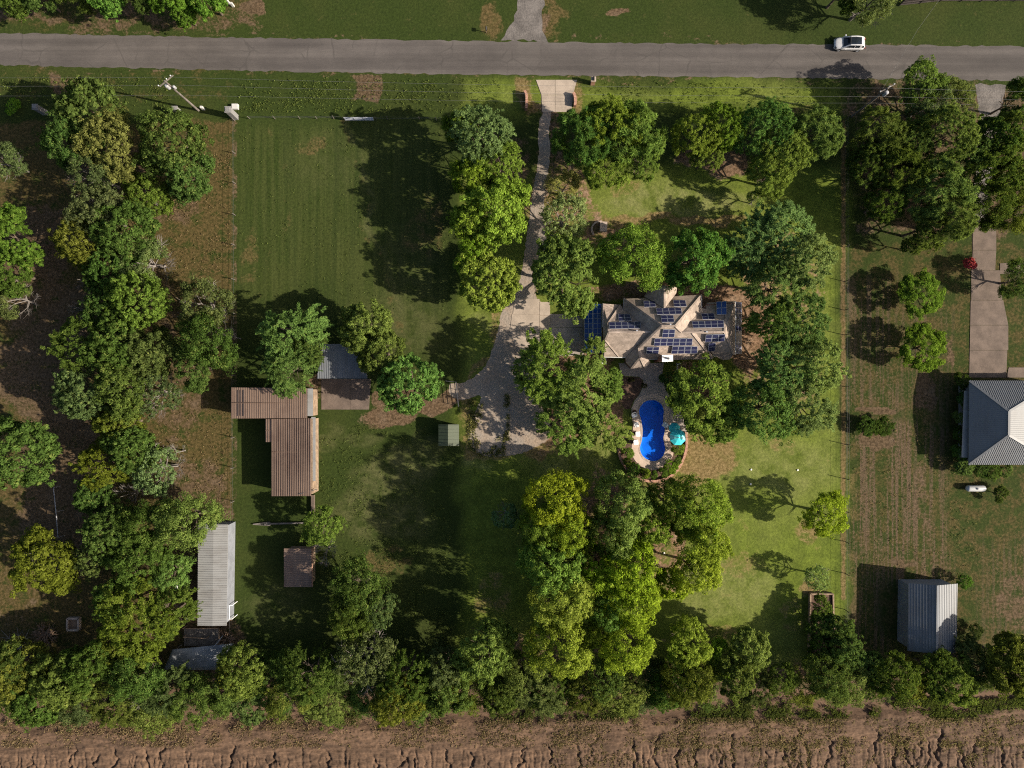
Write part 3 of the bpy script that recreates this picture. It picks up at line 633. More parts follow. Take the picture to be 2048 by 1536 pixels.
faces = [[g_['a'], g_['b'], g_['c'], g_['d']], [g_['d'], g_['c'], g_['e']], [g_['d'], g_['e'], g_['f'], g_['w']], [g_['w'], g_['f'], g_['h_'], g_['g']], N_WEST, [g_['e'], g_['j'], g_['i'], g_['h_'], g_['f']],
         [g_['m'], g_['n'], g_['j'], g_['k']], [g_['n'], g_['j'], g_['i'], g_['q']], [g_['i'], g_['q'], g_['T'], g_['r']], N_MAIN, [g_['n'], g_['p'], g_['t'], g_['v'], g_['x'], hp(1120,908,3.0), hp(755,902,3.0), g_['q']],
         [g_['o'], g_['p'], g_['t'], g_['u']], N_EAST, S_EAST, [g_['t'], g_['v'], g_['v2'], g_['E']], [g_['v'], g_['v2'], g_['x2'], g_['x']],
         [g_['E'], hp(1725,244,2.4), hp(1822,240,2.4)], [g_['E'], hp(1822,240,2.4), hp(1822,850,2.6)], [g_['E'], hp(1822,850,2.6), hp(1800,850,3.1)],
         [hp(1572,850,3.1), hp(1800,850,3.1), hp(1760,905,2.5), hp(1680,912,2.5), hp(1600,870,2.6)],
         [hp(885,60,3.2), hp(1020,62,5.2), hp(1020,324,5.0), hp(786,184,3.15)], [hp(1020,62,5.2), hp(1160,82,3.3), hp(1152,150,3.3), hp(1020,324,5.0)],
         [g_['r'], hp(642,1006,2.85), g_['T']], [hp(642,1006,2.85), hp(802,1012,2.85), g_['T']], [hp(802,1012,2.85), hp(850,942,2.85), g_['T']], [hp(850,942,2.85), hp(836,898,3.0), g_['T']], [g_['q'], g_['T'], hp(836,898,3.0)]]
mb = MB(); roof_shell(mb, faces)
roof = mb.build('roof', M['shingle'], house); WL[roof.name] = WL[house.name]
for a, b in [('n','p'),('e','j'),('n','m'),('n','q'),('p','o'),('q','T'),('e','f'),('p','t'),('f','h_'),('c','e'),('b','c')]:
    mb = MB(); mb.bar(g_[a] + Vector((0,0,.02)), g_[b] + Vector((0,0,.02)), 0.26, 0.07); c = mb.build('ridge_cap', M['shingle'], house)
for A_, B_ in [((1215,597,6.35),(1700,592,6.3)), ((1335,602,6.3),(1562,892,2.9)), ((1020,62,5.2),(1020,324,5.0)), ((740,882,4.5),(642,1006,2.85)), ((740,882,4.5),(802,1012,2.85)), ((740,882,4.5),(850,942,2.85)), ((1700,592,6.3),(1800,850,3.1)), ((1700,592,6.3),(1725,244,2.4))]:
    mb = MB(); mb.bar(hp(*A_) + Vector((0,0,.02)), hp(*B_) + Vector((0,0,.02)), 0.26, 0.07); mb.build('ridge_cap', M['shingle'], house)
for A_, B_ in [((318,268,3.05),(318,535,4.15)), ((318,692,4.05),(330,874,2.95)), ((330,876,2.95),(575,882,2.95)), ((755,904,2.95),(1562,894,2.85)), ((1440,168,2.95),(1440,320,3.1)), ((556,212,3.05),(552,338,3.05)), ((1824,240,2.35),(1824,850,2.55)), ((1572,852,3.05),(1600,872,2.55))]:
    mb = MB(); mb.bar(hp(*A_) + Vector((0,0,-.06)), hp(*B_) + Vector((0,0,-.06)), 0.13, 0.12); mb.build('gutter', M['trim'], house)
for blk in [[(338,290),(545,300),(565,360),(580,860),(345,858)], [(572,236),(1424,190),(1424,330),(1360,560),(1540,876),(770,888),(590,860)], [(900,80),(1142,98),(1138,210),(905,210)], [(1430,345),(1500,275),(1808,260),(1808,838),(1560,838)], [(600,932),(650,992),(796,998),(834,936),(820,880),(600,880)]]:
    mb = MB(); mb.prism([(p.x, p.y) for p in (hp(X, Y, 2.9) for X, Y in blk)], 0.0, 2.78); mb.build('wall', M['brick'], house)
# windows seen under the eaves on the sides that face outwards
for (X0, Y0, X1, Y1) in [(600,862,700,864), (1150,890,1250,889), (1300,888,1400,886), (1810,400,1810,470), (1810,640,1810,720)]:
    a, b = hp(X0, Y0, 2.9), hp(X1, Y1, 2.9); a.z = b.z = 1.6
    out = Vector((b.y - a.y, a.x - b.x, 0)).normalized() * 0.04
    if out.y > 0 and abs(out.y) > abs(out.x): out = -out
    if abs(out.x) > abs(out.y) and out.x < 0: out = -out
    mb = MB(); mb.bar(a + out, b + out, 0.06, 1.3, 0); fr = mb.build('window', M['trim'], house); WL[fr.name] = WL[house.name]
    mb = MB(); mb.bar(a.lerp(b, .08) + out * 1.9, a.lerp(b, .92) + out * 1.9, 0.03, 1.14); mb.build('pane', M['glass'], fr)

def panel_row(parent, quad, plane, cols, rows=1, lift=0.20, mid='v', cell='panel'):
    """One rack of solar panels lying on a roof plane; every panel is a part."""
    c = [plane_hit(*q, plane, lift) for q in quad]; n = plane[1]
    at = lambda u, v: (c[0] * (1 - u) + c[1] * u) * (1 - v) + (c[3] * (1 - u) + c[2] * u) * v
    for i in range(cols):
        for j in range(rows):
            gu, gv = 0.012 / cols * cols * 0.03, 0.012
            u0, u1, v0, v1 = i / cols + 0.02 / cols, (i + 1) / cols - 0.02 / cols, j / rows + 0.015 / rows, (j + 1) / rows - 0.015 / rows
            mb = MB(); q = [at(u0, v0), at(u1, v0), at(u1, v1), at(u0, v1)]
            lo = [p - n * 0.05 for p in q]; hi = [p for p in q]
            mb.add(lo + hi, [(0, 1, 2, 3), (0, 4, 5, 1), (1, 5, 6, 2), (2, 6, 7, 3), (3, 7, 4, 0), (4, 7, 6, 5)], 0)
            def g(a, b):
                return [at(u0 + (u1 - u0) * a0, v0 + (v1 - v0) * b0) + n * 0.006 for a0, b0 in ((a[0], b[0]), (a[1], b[0]), (a[1], b[1]), (a[0], b[1]))]
            e = 0.04; ev = 0.03
            halves = [((e, 1 - e), (ev, .478)), ((e, 1 - e), (.522, 1 - ev))] if mid == 'v' else [((e, .478), (ev, 1 - ev)), ((.522, 1 - e), (ev, 1 - ev))]
            for a, b in halves: mb.add(g(a, b), [(3, 2, 1, 0)], 1)
            o = mb.build('solar_panel', [M['alu'], M[cell]], parent)
    for v in (0.25, 0.75):                              # rack rails under the row
        mb = MB(); mb.bar(at(-0.02, v) - n * 0.09, at(1.02, v) - n * 0.09, 0.05, 0.05, up=n); mb.build('rack_rail', M['alu'], parent)
    for u in (0.03, 0.97):
        mb = MB(); mb.bar(at(u, .5) - n * 0.11, at(u, .5) - n * (lift + .05), 0.06, 0.06, up=Vector((1, 0, 0))); mb.build('rack_foot', M['alu'], parent)
H4 = lambda *pts: [h(*p) for p in pts]
PN = plane3(g_['m'], g_['o'], g_['p']); PN = plane3(g_['n'], g_['p'], (g_['m'] + g_['o']) / 2)
PS = plane3(g_['n'], g_['p'], hp(1120,908,3.0)); PW = plane3(g_['e'], g_['j'], g_['k'])
PE = plane3(g_['t'], g_['E'], hp(1600,252,2.4)); PES = plane3(g_['v2'] + Vector((0,0,.3)), g_['E'], hp(1690,850,3.1))
for quad, pl, n in [([(775,248),(910,248),(922,318),(785,322)], PN, 2), ([(1112,240),(1252,240),(1270,312),(1125,316)], PN, 2), ([(918,330),(1205,326),(1217,400),(932,405)], PN, 4), ([(970,412),(1118,412),(1130,492),(985,494)], PN, 2),
                    ([(1000,552),(1138,552),(1130,642),(985,646)], PS, 2), ([(905,655),(1338,655),(1330,735),(892,742)], PS, 6), ([(818,752),(960,750),(948,832),(806,828)], PS, 2), ([(1105,745),(1392,745),(1390,825),(1090,832)], PS, 4),
                    ([(490,398),(620,396),(645,474),(497,480)], PW, 2), ([(383,488),(742,484),(752,560),(392,568)], PW, 5), ([(1432,392),(1578,388),(1592,458),(1448,462)], PE, 2), ([(1325,480),(1690,470),(1692,550),(1340,558)], PE, 5),
                    ([(1487,612),(1708,605),(1700,690),(1475,698)], PES, 3), ([(1520,704),(1600,702),(1590,800),(1510,800)], PES, 1)]:
    panel_row(house, H4(*quad), pl, n)
panel_row(house, H4((1608,245),(1722,240),(1725,393),(1612,396)), plane3(hp(1608,245,3.5), hp(1722,240,3.5), hp(1725,393,4.5)), 2, 1, 0.0, 'v', 'blue_panel')
# chimney
ch = MB(); A_, B_, C_, D_ = (hp(X, Y, 6.2) for X, Y in ((1000,862),(1105,858),(1106,918),(1002,922)))
ch.prism([(p.x, p.y) for p in (A_, B_, C_, D_)], 0, 6.2); cho = ch.build('chimney', M['brick'], house); WL[cho.name] = WL[house.name]
ch = MB(); A_, B_, C_, D_ = (hp(X, Y, 6.35) for X, Y in ((990,855),(1115,850),(1116,926),(992,932))); ch.prism([(p.x, p.y) for p in (A_, B_, C_, D_)], 6.23, 6.35); ch.build('chimney_cap', M['white'], cho)
ch = MB(); q = hp(1035, 884, 6.4); ch.box(q + Vector((0, 0, .1)), (0.85, 0.16, 0.18), -0.25); ch.box(q + Vector((0.35, -0.12, .12)), (0.22, 0.3, 0.2), -0.25); ch.build('flue', M['dark_metal'], cho)
# vent pipe with a crossarm on the west slopes
for X, Y, z in ((705, 575, 5.95), (1087, 505, 7.55), (1500, 590, 6.5)):
    mb = MB(); q = hp(X, Y, z); mb.tube([q - Vector((0,0,.5)), q], 0.06, 6); mb.box(q + Vector((0,0,.04)), (.2,.2,.07)); mb.build('vent_pipe', M['alu'], house)
# panel roofs over the carport and along the far side
def panel_roof(label, pts, zs, cols, rows, posts, name, mid, cell='panel'):
    t = thing(name, label, 'solar canopy', P(*h(*pts[3])))
    quad = [hp(*p, z) for p, z in zip(pts, zs)]
    panel_row(t, H4(*pts), plane3(quad[0], quad[1], quad[2]), cols, rows, 0.0, mid, cell)
    for X, Y, z in posts:
        mb = MB(); q = hp(X, Y, z); mb.box((q.x, q.y, z / 2), (.12, .12, z)); mb.build('post', M['grey_wood'], t)
    return t
panel_roof('blue solar panel canopy sloping from the house to the carport pad', [(103,275),(302,272),(306,830),(106,832)], (2.2, 3.0, 3.0, 2.2), 2, 10, [(112,290,2.1), (112,550,2.1), (114,820,2.1)], 'solar_canopy', 'h', 'blue_panel')
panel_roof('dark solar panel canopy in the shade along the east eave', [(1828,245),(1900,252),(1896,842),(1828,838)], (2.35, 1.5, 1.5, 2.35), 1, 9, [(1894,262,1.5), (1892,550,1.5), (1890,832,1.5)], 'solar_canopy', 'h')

def ribs_on(poly, sp, along, wd=0.10, ht=0.05):
    """Raised seams on one roof plane: straight bars in direction `along` clipped to the plane's outline."""
    poly = [Vector(p) for p in poly]; n = Vector()
    for i in range(len(poly)): n += poly[i].cross(poly[(i + 1) % len(poly)])
    n.normalize()
    if n.z < 0: n = -n
    y = (along - n * along.dot(n)).normalized(); x = y.cross(n)
    o = poly[0]; Q = [((p - o).dot(x), (p - o).dot(y)) for p in poly]
    x0 = min(q[0] for q in Q); x1 = max(q[0] for q in Q); mb = MB(); u = x0 + sp / 2
    while u < x1:
        ys = []
        for i in range(len(Q)):
            (ax, ay), (bx, by) = Q[i], Q[(i + 1) % len(Q)]
            if (ax > u) != (bx > u): ys.append(ay + (by - ay) * (u - ax) / (bx - ax))
        if len(ys) >= 2 and max(ys) - min(ys) > 0.1:
            a = o + x * u + y * min(ys) + n * ht * 0.5; b = o + x * u + y * max(ys) + n * ht * 0.5
            mb.bar(a, b, wd, ht, up=n)
        u += sp
    return mb
def metal_roof(t, faces, sp, alongs, mat, thick=0.08, ribmat=None):
    mb = MB(); roof_shell(mb, faces, thick); r = mb.build('roof', mat, t); WL[r.name] = WL[t.name]
    big = MB()
    for f, a in zip(faces, alongs):
        m_ = ribs_on(f, sp, a); big.add(m_.v, m_.f)
    if big.v:
        o = big.build('roof_rib', ribmat or mat, r); o['kind'] = 'stuff'
    return r
UP = Vector((0, 1, 0)); SIDE = Vector((1, 0, 0))
def walls(t, px_loop, zl, z1, mat):
    mb = MB(); mb.prism([(p.x, p.y) for p in (P(x, y, zl) for x, y in px_loop)], 0, z1); o = mb.build('wall', mat, t); WL[o.name] = WL[t.name]; return o

# L-shaped tan barn
barn = thing('barn', 'long tan ribbed metal barn bent in an L shape', 'barn', P(585, 900))
f1 = [P(462,775,3.6), P(614,776,3.9), P(614,836,3.9), P(462,837,3.6)]
f2 = [P(543,838,3.45), P(622,836.5,3.55), P(622,992,3.55), P(543,992,3.3)]
f3 = [P(531,838,3.2), P(543.4,838,3.3), P(543.4,884,3.3), P(531,884,3.2)]
metal_roof(barn, [f1, f2, f3], 0.265, [UP, UP, UP], M['tan_metal'])
for a, b, z in (((543,904),(622,904),3.46),((531,861),(543,861),3.29),((462,806),(614,806),3.78)):
    mb = MB(); mb.bar(P(*a, z + .05), P(*b, z + .05), .10, .03); mb.build('sheet_lap', M['rust_metal'], barn)
for x in (476.5, 481.5, 487):
    mb = MB(); p_, q_ = P(x, 780, 3.66), P(x, 832, 3.66); mb.bar(p_ + Vector((0,0,.07)), q_ + Vector((0,0,.07)), .17, .02); mb.build('stained_sheet', M['dark_rust'], barn)
for k in range(5):
    mb = MB(); x = 556 + k * 14.3; mb.bar(P(x, 840, 3.52), P(x, 990, 3.42), .05, .03); mb.build('screw_line', M['rust_metal'], barn)
for k, (a, b) in enumerate([(777, 832), (834, 862), (862.5, 900), (900.5, 922), (922.5, 962)]):     # pale sheets along the side
    mb = MB(); x0, x1, z = (615, 626, 3.5) if k == 0 else (622.6, 631, 3.0)
    mb.prism([(p.x, p.y) for p in (P(x0, a, z), P(x1, a, z), P(x1, b, z), P(x0, b, z))], z - 0.03, z); mb.build('roof_sheet', M['pale_metal'], barn)
walls(barn, [(466,779),(622,779),(622,832),(466,833)], 3.4, 3.35, M['wood']); walls(barn, [(547,838),(625,838),(625,988),(547,988)], 3.1, 3.05, M['wood'])
mb = MB(); mb.tube([P(597,988,3.6), P(625,981,3.4), P(634,978,2.6)], 0.05, 5); mb.build('drain_pipe', M['dark_metal'], barn)
mb = MB(); mb.box(P(627,1012,0) + Vector((0,0,.25)), (0.45, 3.4, 0.5)); tag(mb.build('concrete_trough', M['old_concrete']), 'narrow concrete trough beyond the barn end, beside the small round tree', 'trough')
# grey shed with slab
t = thing('metal_shed', 'small grey ribbed metal shed shaded by trees above a concrete slab', 'shed', P(685, 722))
f1 = [P(646,688,3.0), P(716,688,3.0), P(735,757,2.5), P(634,757,2.5)]; metal_roof(t, [f1], 0.33, [UP], M['blue_roof'])
walls(t, [(652,692),(712,692),(728,752),(640,752)], 2.4, 2.3, M['siding'])
# tan shed
t = thing('wooden_shed', 'small shed with a square brown roof standing alone on the grass', 'shed', P(596, 1135))
f1 = [P(568,1097,3.1), P(623,1097,3.1), P(623,1174,2.7), P(568,1174,2.7)]; metal_roof(t, [f1], 0.26, [SIDE], M['tan_metal'])
walls(t, [(572,1101),(620,1101),(620,1170),(572,1170)], 2.7, 2.6, M['wood']); mb = MB(); mb.bar(P(624.5,1097,2.6), P(624.5,1174,2.5), .12, .12); mb.build('gutter', M['red_brick'], t)
# trailer
tr = thing('trailer_home', 'long narrow pale trailer home with a ribbed metal roof', 'trailer', P(427, 1150))
f1 = [P(396.5,1049,3.35), P(427,1049,3.5), P(425,1251,3.5), P(395,1251,3.35)]; f2 = [P(427,1049,3.5), P(456,1049,3.35), P(453,1251,3.35), P(425,1251,3.5)]
metal_roof(tr, [f1, f2], 0.335, [SIDE, SIDE], M['pale_metal'])
w_ = walls(tr, [(399,1052),(453,1052),(450,1248),(398,1248)], 3.2, 3.2, M['siding'])
for k in range(5):
    q = P(398.6, 1075 + k * 38, 3.2); mb = MB(); mb.box((q.x - .03, q.y, 1.9), (.06, 1.1, .9)); o = mb.build('window', M['trim'], tr); WL[o.name] = WL[tr.name]
    mb = MB(); mb.box((q.x - .05, q.y, 1.9), (.05, .95, .75)); mb.build('pane', M['glass'], o)
mb = MB()
for y in (1211, 1238): mb.bar(P(456, y, 1.9), P(464, y, 1.9), .08, .08)
mb.bar(P(456, 1211, 1.9), P(456, 1238, 1.9), .08, .08); mb.bar(P(459, 1211, 1.9), P(459, 1238, 1.9), .06, .06)
for x in (456, 464):
    for y in (1211, 1238): q = P(x, y, 1.9); mb.box((q.x, q.y, .95), (.09, .09, 1.9))
mb.build('stair_railing', M['white'], tr)
# hip-roofed house at the edge
t = thing('neighbour_house', 'house with a grey hipped metal roof at the end of the long driveway', 'house', P(2030, 850))
n_ = zpt(1650, 700, 3.839)
c1, c2, c3, c4 = P(*n_(1108,235), 3.2), P(2150, 761.5, 3.2), P(2150, 929.5, 3.2), P(*n_(1103,880), 3.2); ra, rb = P(*n_(1413,470), 5.9), P(*n_(1411,655), 5.9)
rn, rs = P(2080, 800, 5.9), P(2080, 890, 5.9)
fa = [[c4, c1, ra, rb], [c1, c2, P(2130, 761.5, 3.2), ra], [rb, P(2130, 929.5, 3.2), c3, c4], [ra, P(2060, 762, 3.21), P(2150, 800, 5.0), P(2150, 890, 5.0), P(2060, 929, 3.21), rb]]
pk_n, pk_s = P(*n_(1413,470), 5.9), P(*n_(1411,655), 5.9)
E1, E2 = P(2117, 761.5, 3.2), P(2117, 929.5, 3.2)
fa = [[c4, c1, pk_n, pk_s], [c1, E1, pk_n], [pk_s, E2, c4], [pk_n, E1, E2, pk_s]]
r_ = metal_roof(t, fa, 0.29, [SIDE, UP, UP, SIDE], M['grey_roof'])
for a, b in ((c1, pk_n), (c4, pk_s), (pk_n, pk_s), (E1, pk_n), (E2, pk_s)):
    mb = MB(); mb.bar(a + Vector((0,0,.05)), b + Vector((0,0,.05)), .32, .06); mb.build('ridge_cap', M['grey_roof'], t)
mb = MB(); a, b = P(1934.5, 782, 2.6), P(1929, 915, 2.6); mb.bar(a, b, .9, .08); mb.build('porch_roof', M['pale_metal'], t)
mb = MB(); mb.prism([(p.x, p.y) for p in (P(1944,768,3), P(2110,768,3), P(2110,923,3), P(1944,923,3))], 0, 3.0); mb.build('wall', M['siding'], t)
# barn with gable roof, lower right
t = thing('barn', 'grey gabled metal barn casting a wide shadow on the dry yard', 'barn', P(1860, 1235))
b_ = zpt(1550, 1050, 4.112)
eW0, eW1, rg0, rg1, eE0, eE1 = P(*b_(1097,477), 3.4), P(*b_(1090,1035), 3.4), P(*b_(1337,497), 5.0), P(*b_(1330,1058), 5.0), P(*b_(1502,482), 3.4), P(*b_(1490,1050), 3.4)
metal_roof(t, [[eW0, rg0, rg1, eW1], [rg0, eE0, eE1, rg1]], 0.36, [UP, UP], M['blue_roof'])
q0 = [P(*b_(1110,485), 3.3), P(*b_(1490,490), 3.3), P(*b_(1480,1040), 3.3), P(*b_(1102,1028), 3.3)]
walls(t, [b_(1118,500), b_(1485,500), b_(1476,1040), b_(1110,1020)], 3.3, 3.3, M['siding'])
mb = MB()
for a, b, c in ((q0[0], rg0, q0[1]), (q0[3], rg1, q0[2])):
    a, b, c = Vector(a), Vector(b), Vector(c); dy = Vector((0, -.25 if a.y > q0[3].y + 1 else .25, 0)); mb.add([a + dy, c + dy, b + dy - Vector((0,0,.1)), a + dy*1.3, c + dy*1.3, b + dy*1.3 - Vector((0,0,.1))], [(0, 1, 2), (5, 4, 3), (0, 3, 4, 1), (1, 4, 5, 2), (2, 5, 3, 0)])
mb.build('gable', M['siding'], t)
mb = MB(); mb.bar(rg0 + Vector((0,0,.05)), rg1 + Vector((0,0,.05)), .3, .06); mb.build('ridge_cap', M['blue_roof'], t)
# green shed at the boundary
t = thing('garden_shed', 'small green gabled metal shed beside the gravel drive', 'shed', P(905, 870))
f1 = [P(877,849,2.2), P(896,849,2.8), P(896,892,2.8), P(877,892,2.2)]; f2 = [P(896,849,2.8), P(918,849,2.2), P(918,892,2.2), P(896,892,2.8)]
metal_roof(t, [f1, f2], 0.5, [SIDE, SIDE], M['green_metal']); walls(t, [(880,851),(915,851),(915,890),(880,890)], 2.1, 2.1, M['green_metal'])
# deck and tarpaulin shelter below the trailer
t = thing('timber_deck', 'small timber deck with railings at the end of the trailer', 'deck', P(405, 1275))
for k in range(14):
    mb = MB(); x = 368 + k * 4.9; mb.prism([(p.x, p.y) for p in (P(x,1258,.6), P(x+4.6,1258,.6), P(x+4.6,1292,.6), P(x,1292,.6))], .54, .6); mb.build('plank', M['grey_wood'], t)
for a, b in (((366,1257),(438,1257)), ((438,1257),(438,1292)), ((366,1274),(412,1277))):
    mb = MB(); mb.bar(P(*a, 1.5), P(*b, 1.5), .12, .08); mb.bar(P(*a, 1.05), P(*b, 1.05), .06, .06)
    for q in (P(*a, 1.5), P(*b, 1.5)): mb.box((q.x, q.y, .75), (.1, .1, 1.5))
    mb.build('railing', M['wood'], t)
t = thing('tarp_shelter', 'low shelter roofed with a grey tarpaulin half under trees', 'shelter', P(385, 1315))
mb = MB(); nx, ny = 16, 7; vs = []
for j in range(ny + 1):
    for i in range(nx + 1):
        u, v = i / nx, j / ny; vs.append(P(345 - 18 * v + (112 - 18 * v + 10) * u, 1299 - 12 * u * (1 - v) + 41 * v, 2.3 + .35 * math.sin(u * 3.1) - .3 * v + .08 * math.sin(u * 17 + v * 5)))
mb.add(vs, [(j*(nx+1)+i, (j+1)*(nx+1)+i, (j+1)*(nx+1)+i+1, j*(nx+1)+i+1) for j in range(ny) for i in range(nx)]); o = mb.build('tarpaulin', M['tarp'], t, smooth=True)
sm = o.modifiers.new('thickness', 'SOLIDIFY'); sm.thickness = 0.04
for x, y in ((350,1300),(440,1292),(335,1336),(428,1334)):
    mb = MB(); q = P(x, y, 2.1); mb.box((q.x, q.y, 1.0), (.1, .1, 2.0)); mb.build('post', M['grey_wood'], t)
mb = MB(); mb.tube([P(410,1312,2.6), P(436,1284,2.9), P(445,1272,3.2)], .05, 5); mb.build('pole', M['alu'], t)

# ------------------------------------------------------------------ car on the road
def make_car():
    t = thing('parked_car', 'white hatchback with a black glass roof stopped on the road edge', 'car', (0, 0, 0))
    st = [(-2.28,.50,.32,.60,.30),(-2.20,.72,.28,.74,.42),(-2.0,.84,.25,.84,.60),(-1.5,.90,.24,.92,.74),(-1.0,.92,.24,.98,.80),(-.4,.92,.24,1.02,.84),(.5,.92,.24,1.03,.84),(1.3,.91,.24,1.04,.84),(1.8,.88,.26,1.02,.80),(2.12,.80,.32,.95,.70),(2.26,.62,.42,.82,.52)]
    mb = MB(); rings = []
    for x, hw, zb, zt, tw in st:
        zm = zb + (zt - zb) * .62
        prof = [(-hw*.92, zb), (-hw, zb+.14), (-hw, zm), (-tw, zt-.03), (-tw*.6, zt), (tw*.6, zt), (tw, zt-.03), (hw, zm), (hw, zb+.14), (hw*.92, zb)]
        rings.append([(x, y, z) for y, z in prof])
    vs = [p for r_ in rings for p in r_]; k = 10
    fs = [(i*k+j, i*k+(j+1)%k, (i+1)*k+(j+1)%k, (i+1)*k+j) for i in range(len(st)-1) for j in range(k)] + [tuple(range(k))[::-1], tuple((len(st)-1)*k + j for j in range(k))]
    mb.add(vs, fs); b = mb.build('body', M['paint'], t, smooth=True)
    bv = b.modifiers.new('soft', 'SUBSURF'); bv.levels = 1; bv.render_levels = 1
    gs = [(-1.02,.78,.98,.70),(-.55,.80,1.30,.62),(-.15,.80,1.50,.58),(.6,.80,1.56,.60),(1.3,.79,1.52,.58),(1.75,.76,1.38,.54),(2.05,.72,1.02,.60)]
    mb = MB(); vs = []
    for x, hw, zt, tw in gs: vs += [(x, -hw, .98), (x, -tw, zt), (x, -tw*.5, zt+.03), (x, tw*.5, zt+.03), (x, tw, zt), (x, hw, .98)]
    fs = [(i*6+j, i*6+j+1, (i+1)*6+j+1, (i+1)*6+j) for i in range(len(gs)-1) for j in range(5)] + [(0,5,4,3,2,1), tuple(36+j for j in range(6))]
    mb.add(vs, fs); mb.build('glasshouse', M['glass'], t, smooth=False)
    for s in (-1, 1):                                   # roof rails and pillars in body colour
        mb = MB()
        pts = [(-1.05, .80, 1.0), (-.55, .66, 1.30), (-.15, .62, 1.515), (.6, .64, 1.575), (1.3, .62, 1.535), (1.78, .58, 1.39), (2.1, .70, 1.02)]
        for a, c in zip(pts, pts[1:]): mb.bar((a[0], s*a[1], a[2]), (c[0], s*c[1], c[2]), .17, .05)
        mb.build('roof_rail', M['paint'], t)
        mb = MB(); mb.bar((.55, s*.80, 1.0), (.55, s*.66, 1.5), .09, .05, up=Vector((1,0,0))); mb.bar((1.45, s*.80, 1.0), (1.45, s*.64, 1.45), .30, .05, up=Vector((0,s,0))); mb.build('door_pillar', M['paint'], t)
        mb = MB(); mb.box((-.72, s*1.02, 1.02), (.16, .22, .14)); mb.build('wing_mirror', M['paint'], t)
        mb = MB(); mb.box((-2.02, s*.62, .70), (.32, .30, .10), s*.45); mb.build('headlight', M['glass'], t)
        mb = MB(); mb.box((2.18, s*.60, .84), (.12, .34, .12), -s*.3); mb.build('tail_light', plain('red_lamp', (.25,.02,.02), .3), t)
        for wx in (-1.42, 1.36):
            mb = MB(); mb.tube([(wx, s*.70, .33), (wx, s*.935, .33)], .33, 18); wh = mb.build('wheel', M['black'], t); WL[wh.name] = Vector()
            mb = MB(); mb.tube([(wx, s*.93, .33), (wx, s*.945, .33)], .21, 12); mb.build('rim', M['alu'], wh)
    mb = MB(); mb.box((1.62, 0, 1.475), (.42, 1.12, .05), rot=Matrix.Rotation(R(13), 3, 'Y')); mb.build('rear_roof', M['paint'], t)
    mb = MB(); mb.box((-.2, 0, 1.545), (.06, 1.05, .03)); mb.build('roof_trim', M['black'], t)
    mb = MB(); mb.box((-2.24, 0, .52), (.08, .9, .2)); mb.build('grille', M['black'], t)
    mb = MB(); mb.box((2.26, 0, .62), (.05, .52, .13)); mb.build('number_plate', M['trim'], t)
    return t
car = make_car(); car.location = P(1694.5, 91.5); car.rotation_euler = (0, 0, R(-1.2))

# ------------------------------------------------------------------ poles and wires
def utility_pole(label, base, top_h, arm_rz, bits):
    q = P(*base); t = thing('utility_pole', label, 'utility pole', q)
    mb = MB(); mb.tube([q, q + Vector((0,0,top_h))], [.17, .11], 8); mb.build('pole', M['grey_wood'], t)
    mb = MB(); c = q + Vector((0,0,top_h - .35)); mb.box(c + Vector((0.1,0.14,0)), (2.4, .12, .14), arm_rz); mb.build('crossarm', M['grey_wood'], t)
    for s in (-1.05, .35, 1.05):
        mb = MB(); p = c + Matrix.Rotation(arm_rz, 3, 'Z') @ Vector((s, .14, .07)); mb.lathe([(.05,0),(.09,.08),(.06,.16),(.08,.2),(0.01,.26)], p, 8); mb.build('insulator', M['trim'], t)
    for dx, dy, z, r_, hh in bits:
        mb = MB(); mb.lathe([(.01,0),(r_,.02),(r_,hh),(r_*.6,hh+.12),(.01,hh+.14)], q + Vector((dx, dy, z)), 12); mb.build('transformer', M['grey_metal'], t)
    return t
utility_pole('tall wooden utility pole leaning over the verge beside the white pillars', (397, 221), 10.0, R(40), [(-.35, -.1, 8.0, .28, .8), (.4, -.05, 7.8, .2, .5)])
utility_pole('wooden utility pole with crossarm beside the shady pine stand', (1703, 234), 10.0, R(28), [(.42, -.1, 8.1, .27, .8)])
def wire(label, pts, z, sag):
    mb = MB(); W_ = [P(x, y, zz) for (x, y), zz in zip(pts, z)]
    for a, b in zip(W_, W_[1:]):
        L = (b - a).length; n = max(3, int(L / 4)); path = [a.lerp(b, k / n) - Vector((0, 0, sag * 4 * (k / n) * (1 - k / n) * min(1, L / 100))) for k in range(n + 1)]
        mb.tube(path, .011, 4, cap=False)
    tag(mb.build('overhead_wire', M['line']), label, 'wire', 'overhead wires along the road')
wire('topmost overhead wire, nearest the road', [(-500,150),(340,154),(1772,176),(2700,190)], [9.9]*4, .9)
wire('middle overhead wire strung between the utility poles', [(-500,168),(352,170),(1765,193),(2700,206)], [8.6]*4, .9)
wire('lowest overhead wire, farthest from the road', [(-500,188),(360,190),(1750,206),(2700,213)], [7.0]*4, .8)
wire('thin wire crossing the road from the far utility pole', [(1764,180),(1835,60),(1900,-30)], [9.6, 8.2, 8.0], .6)

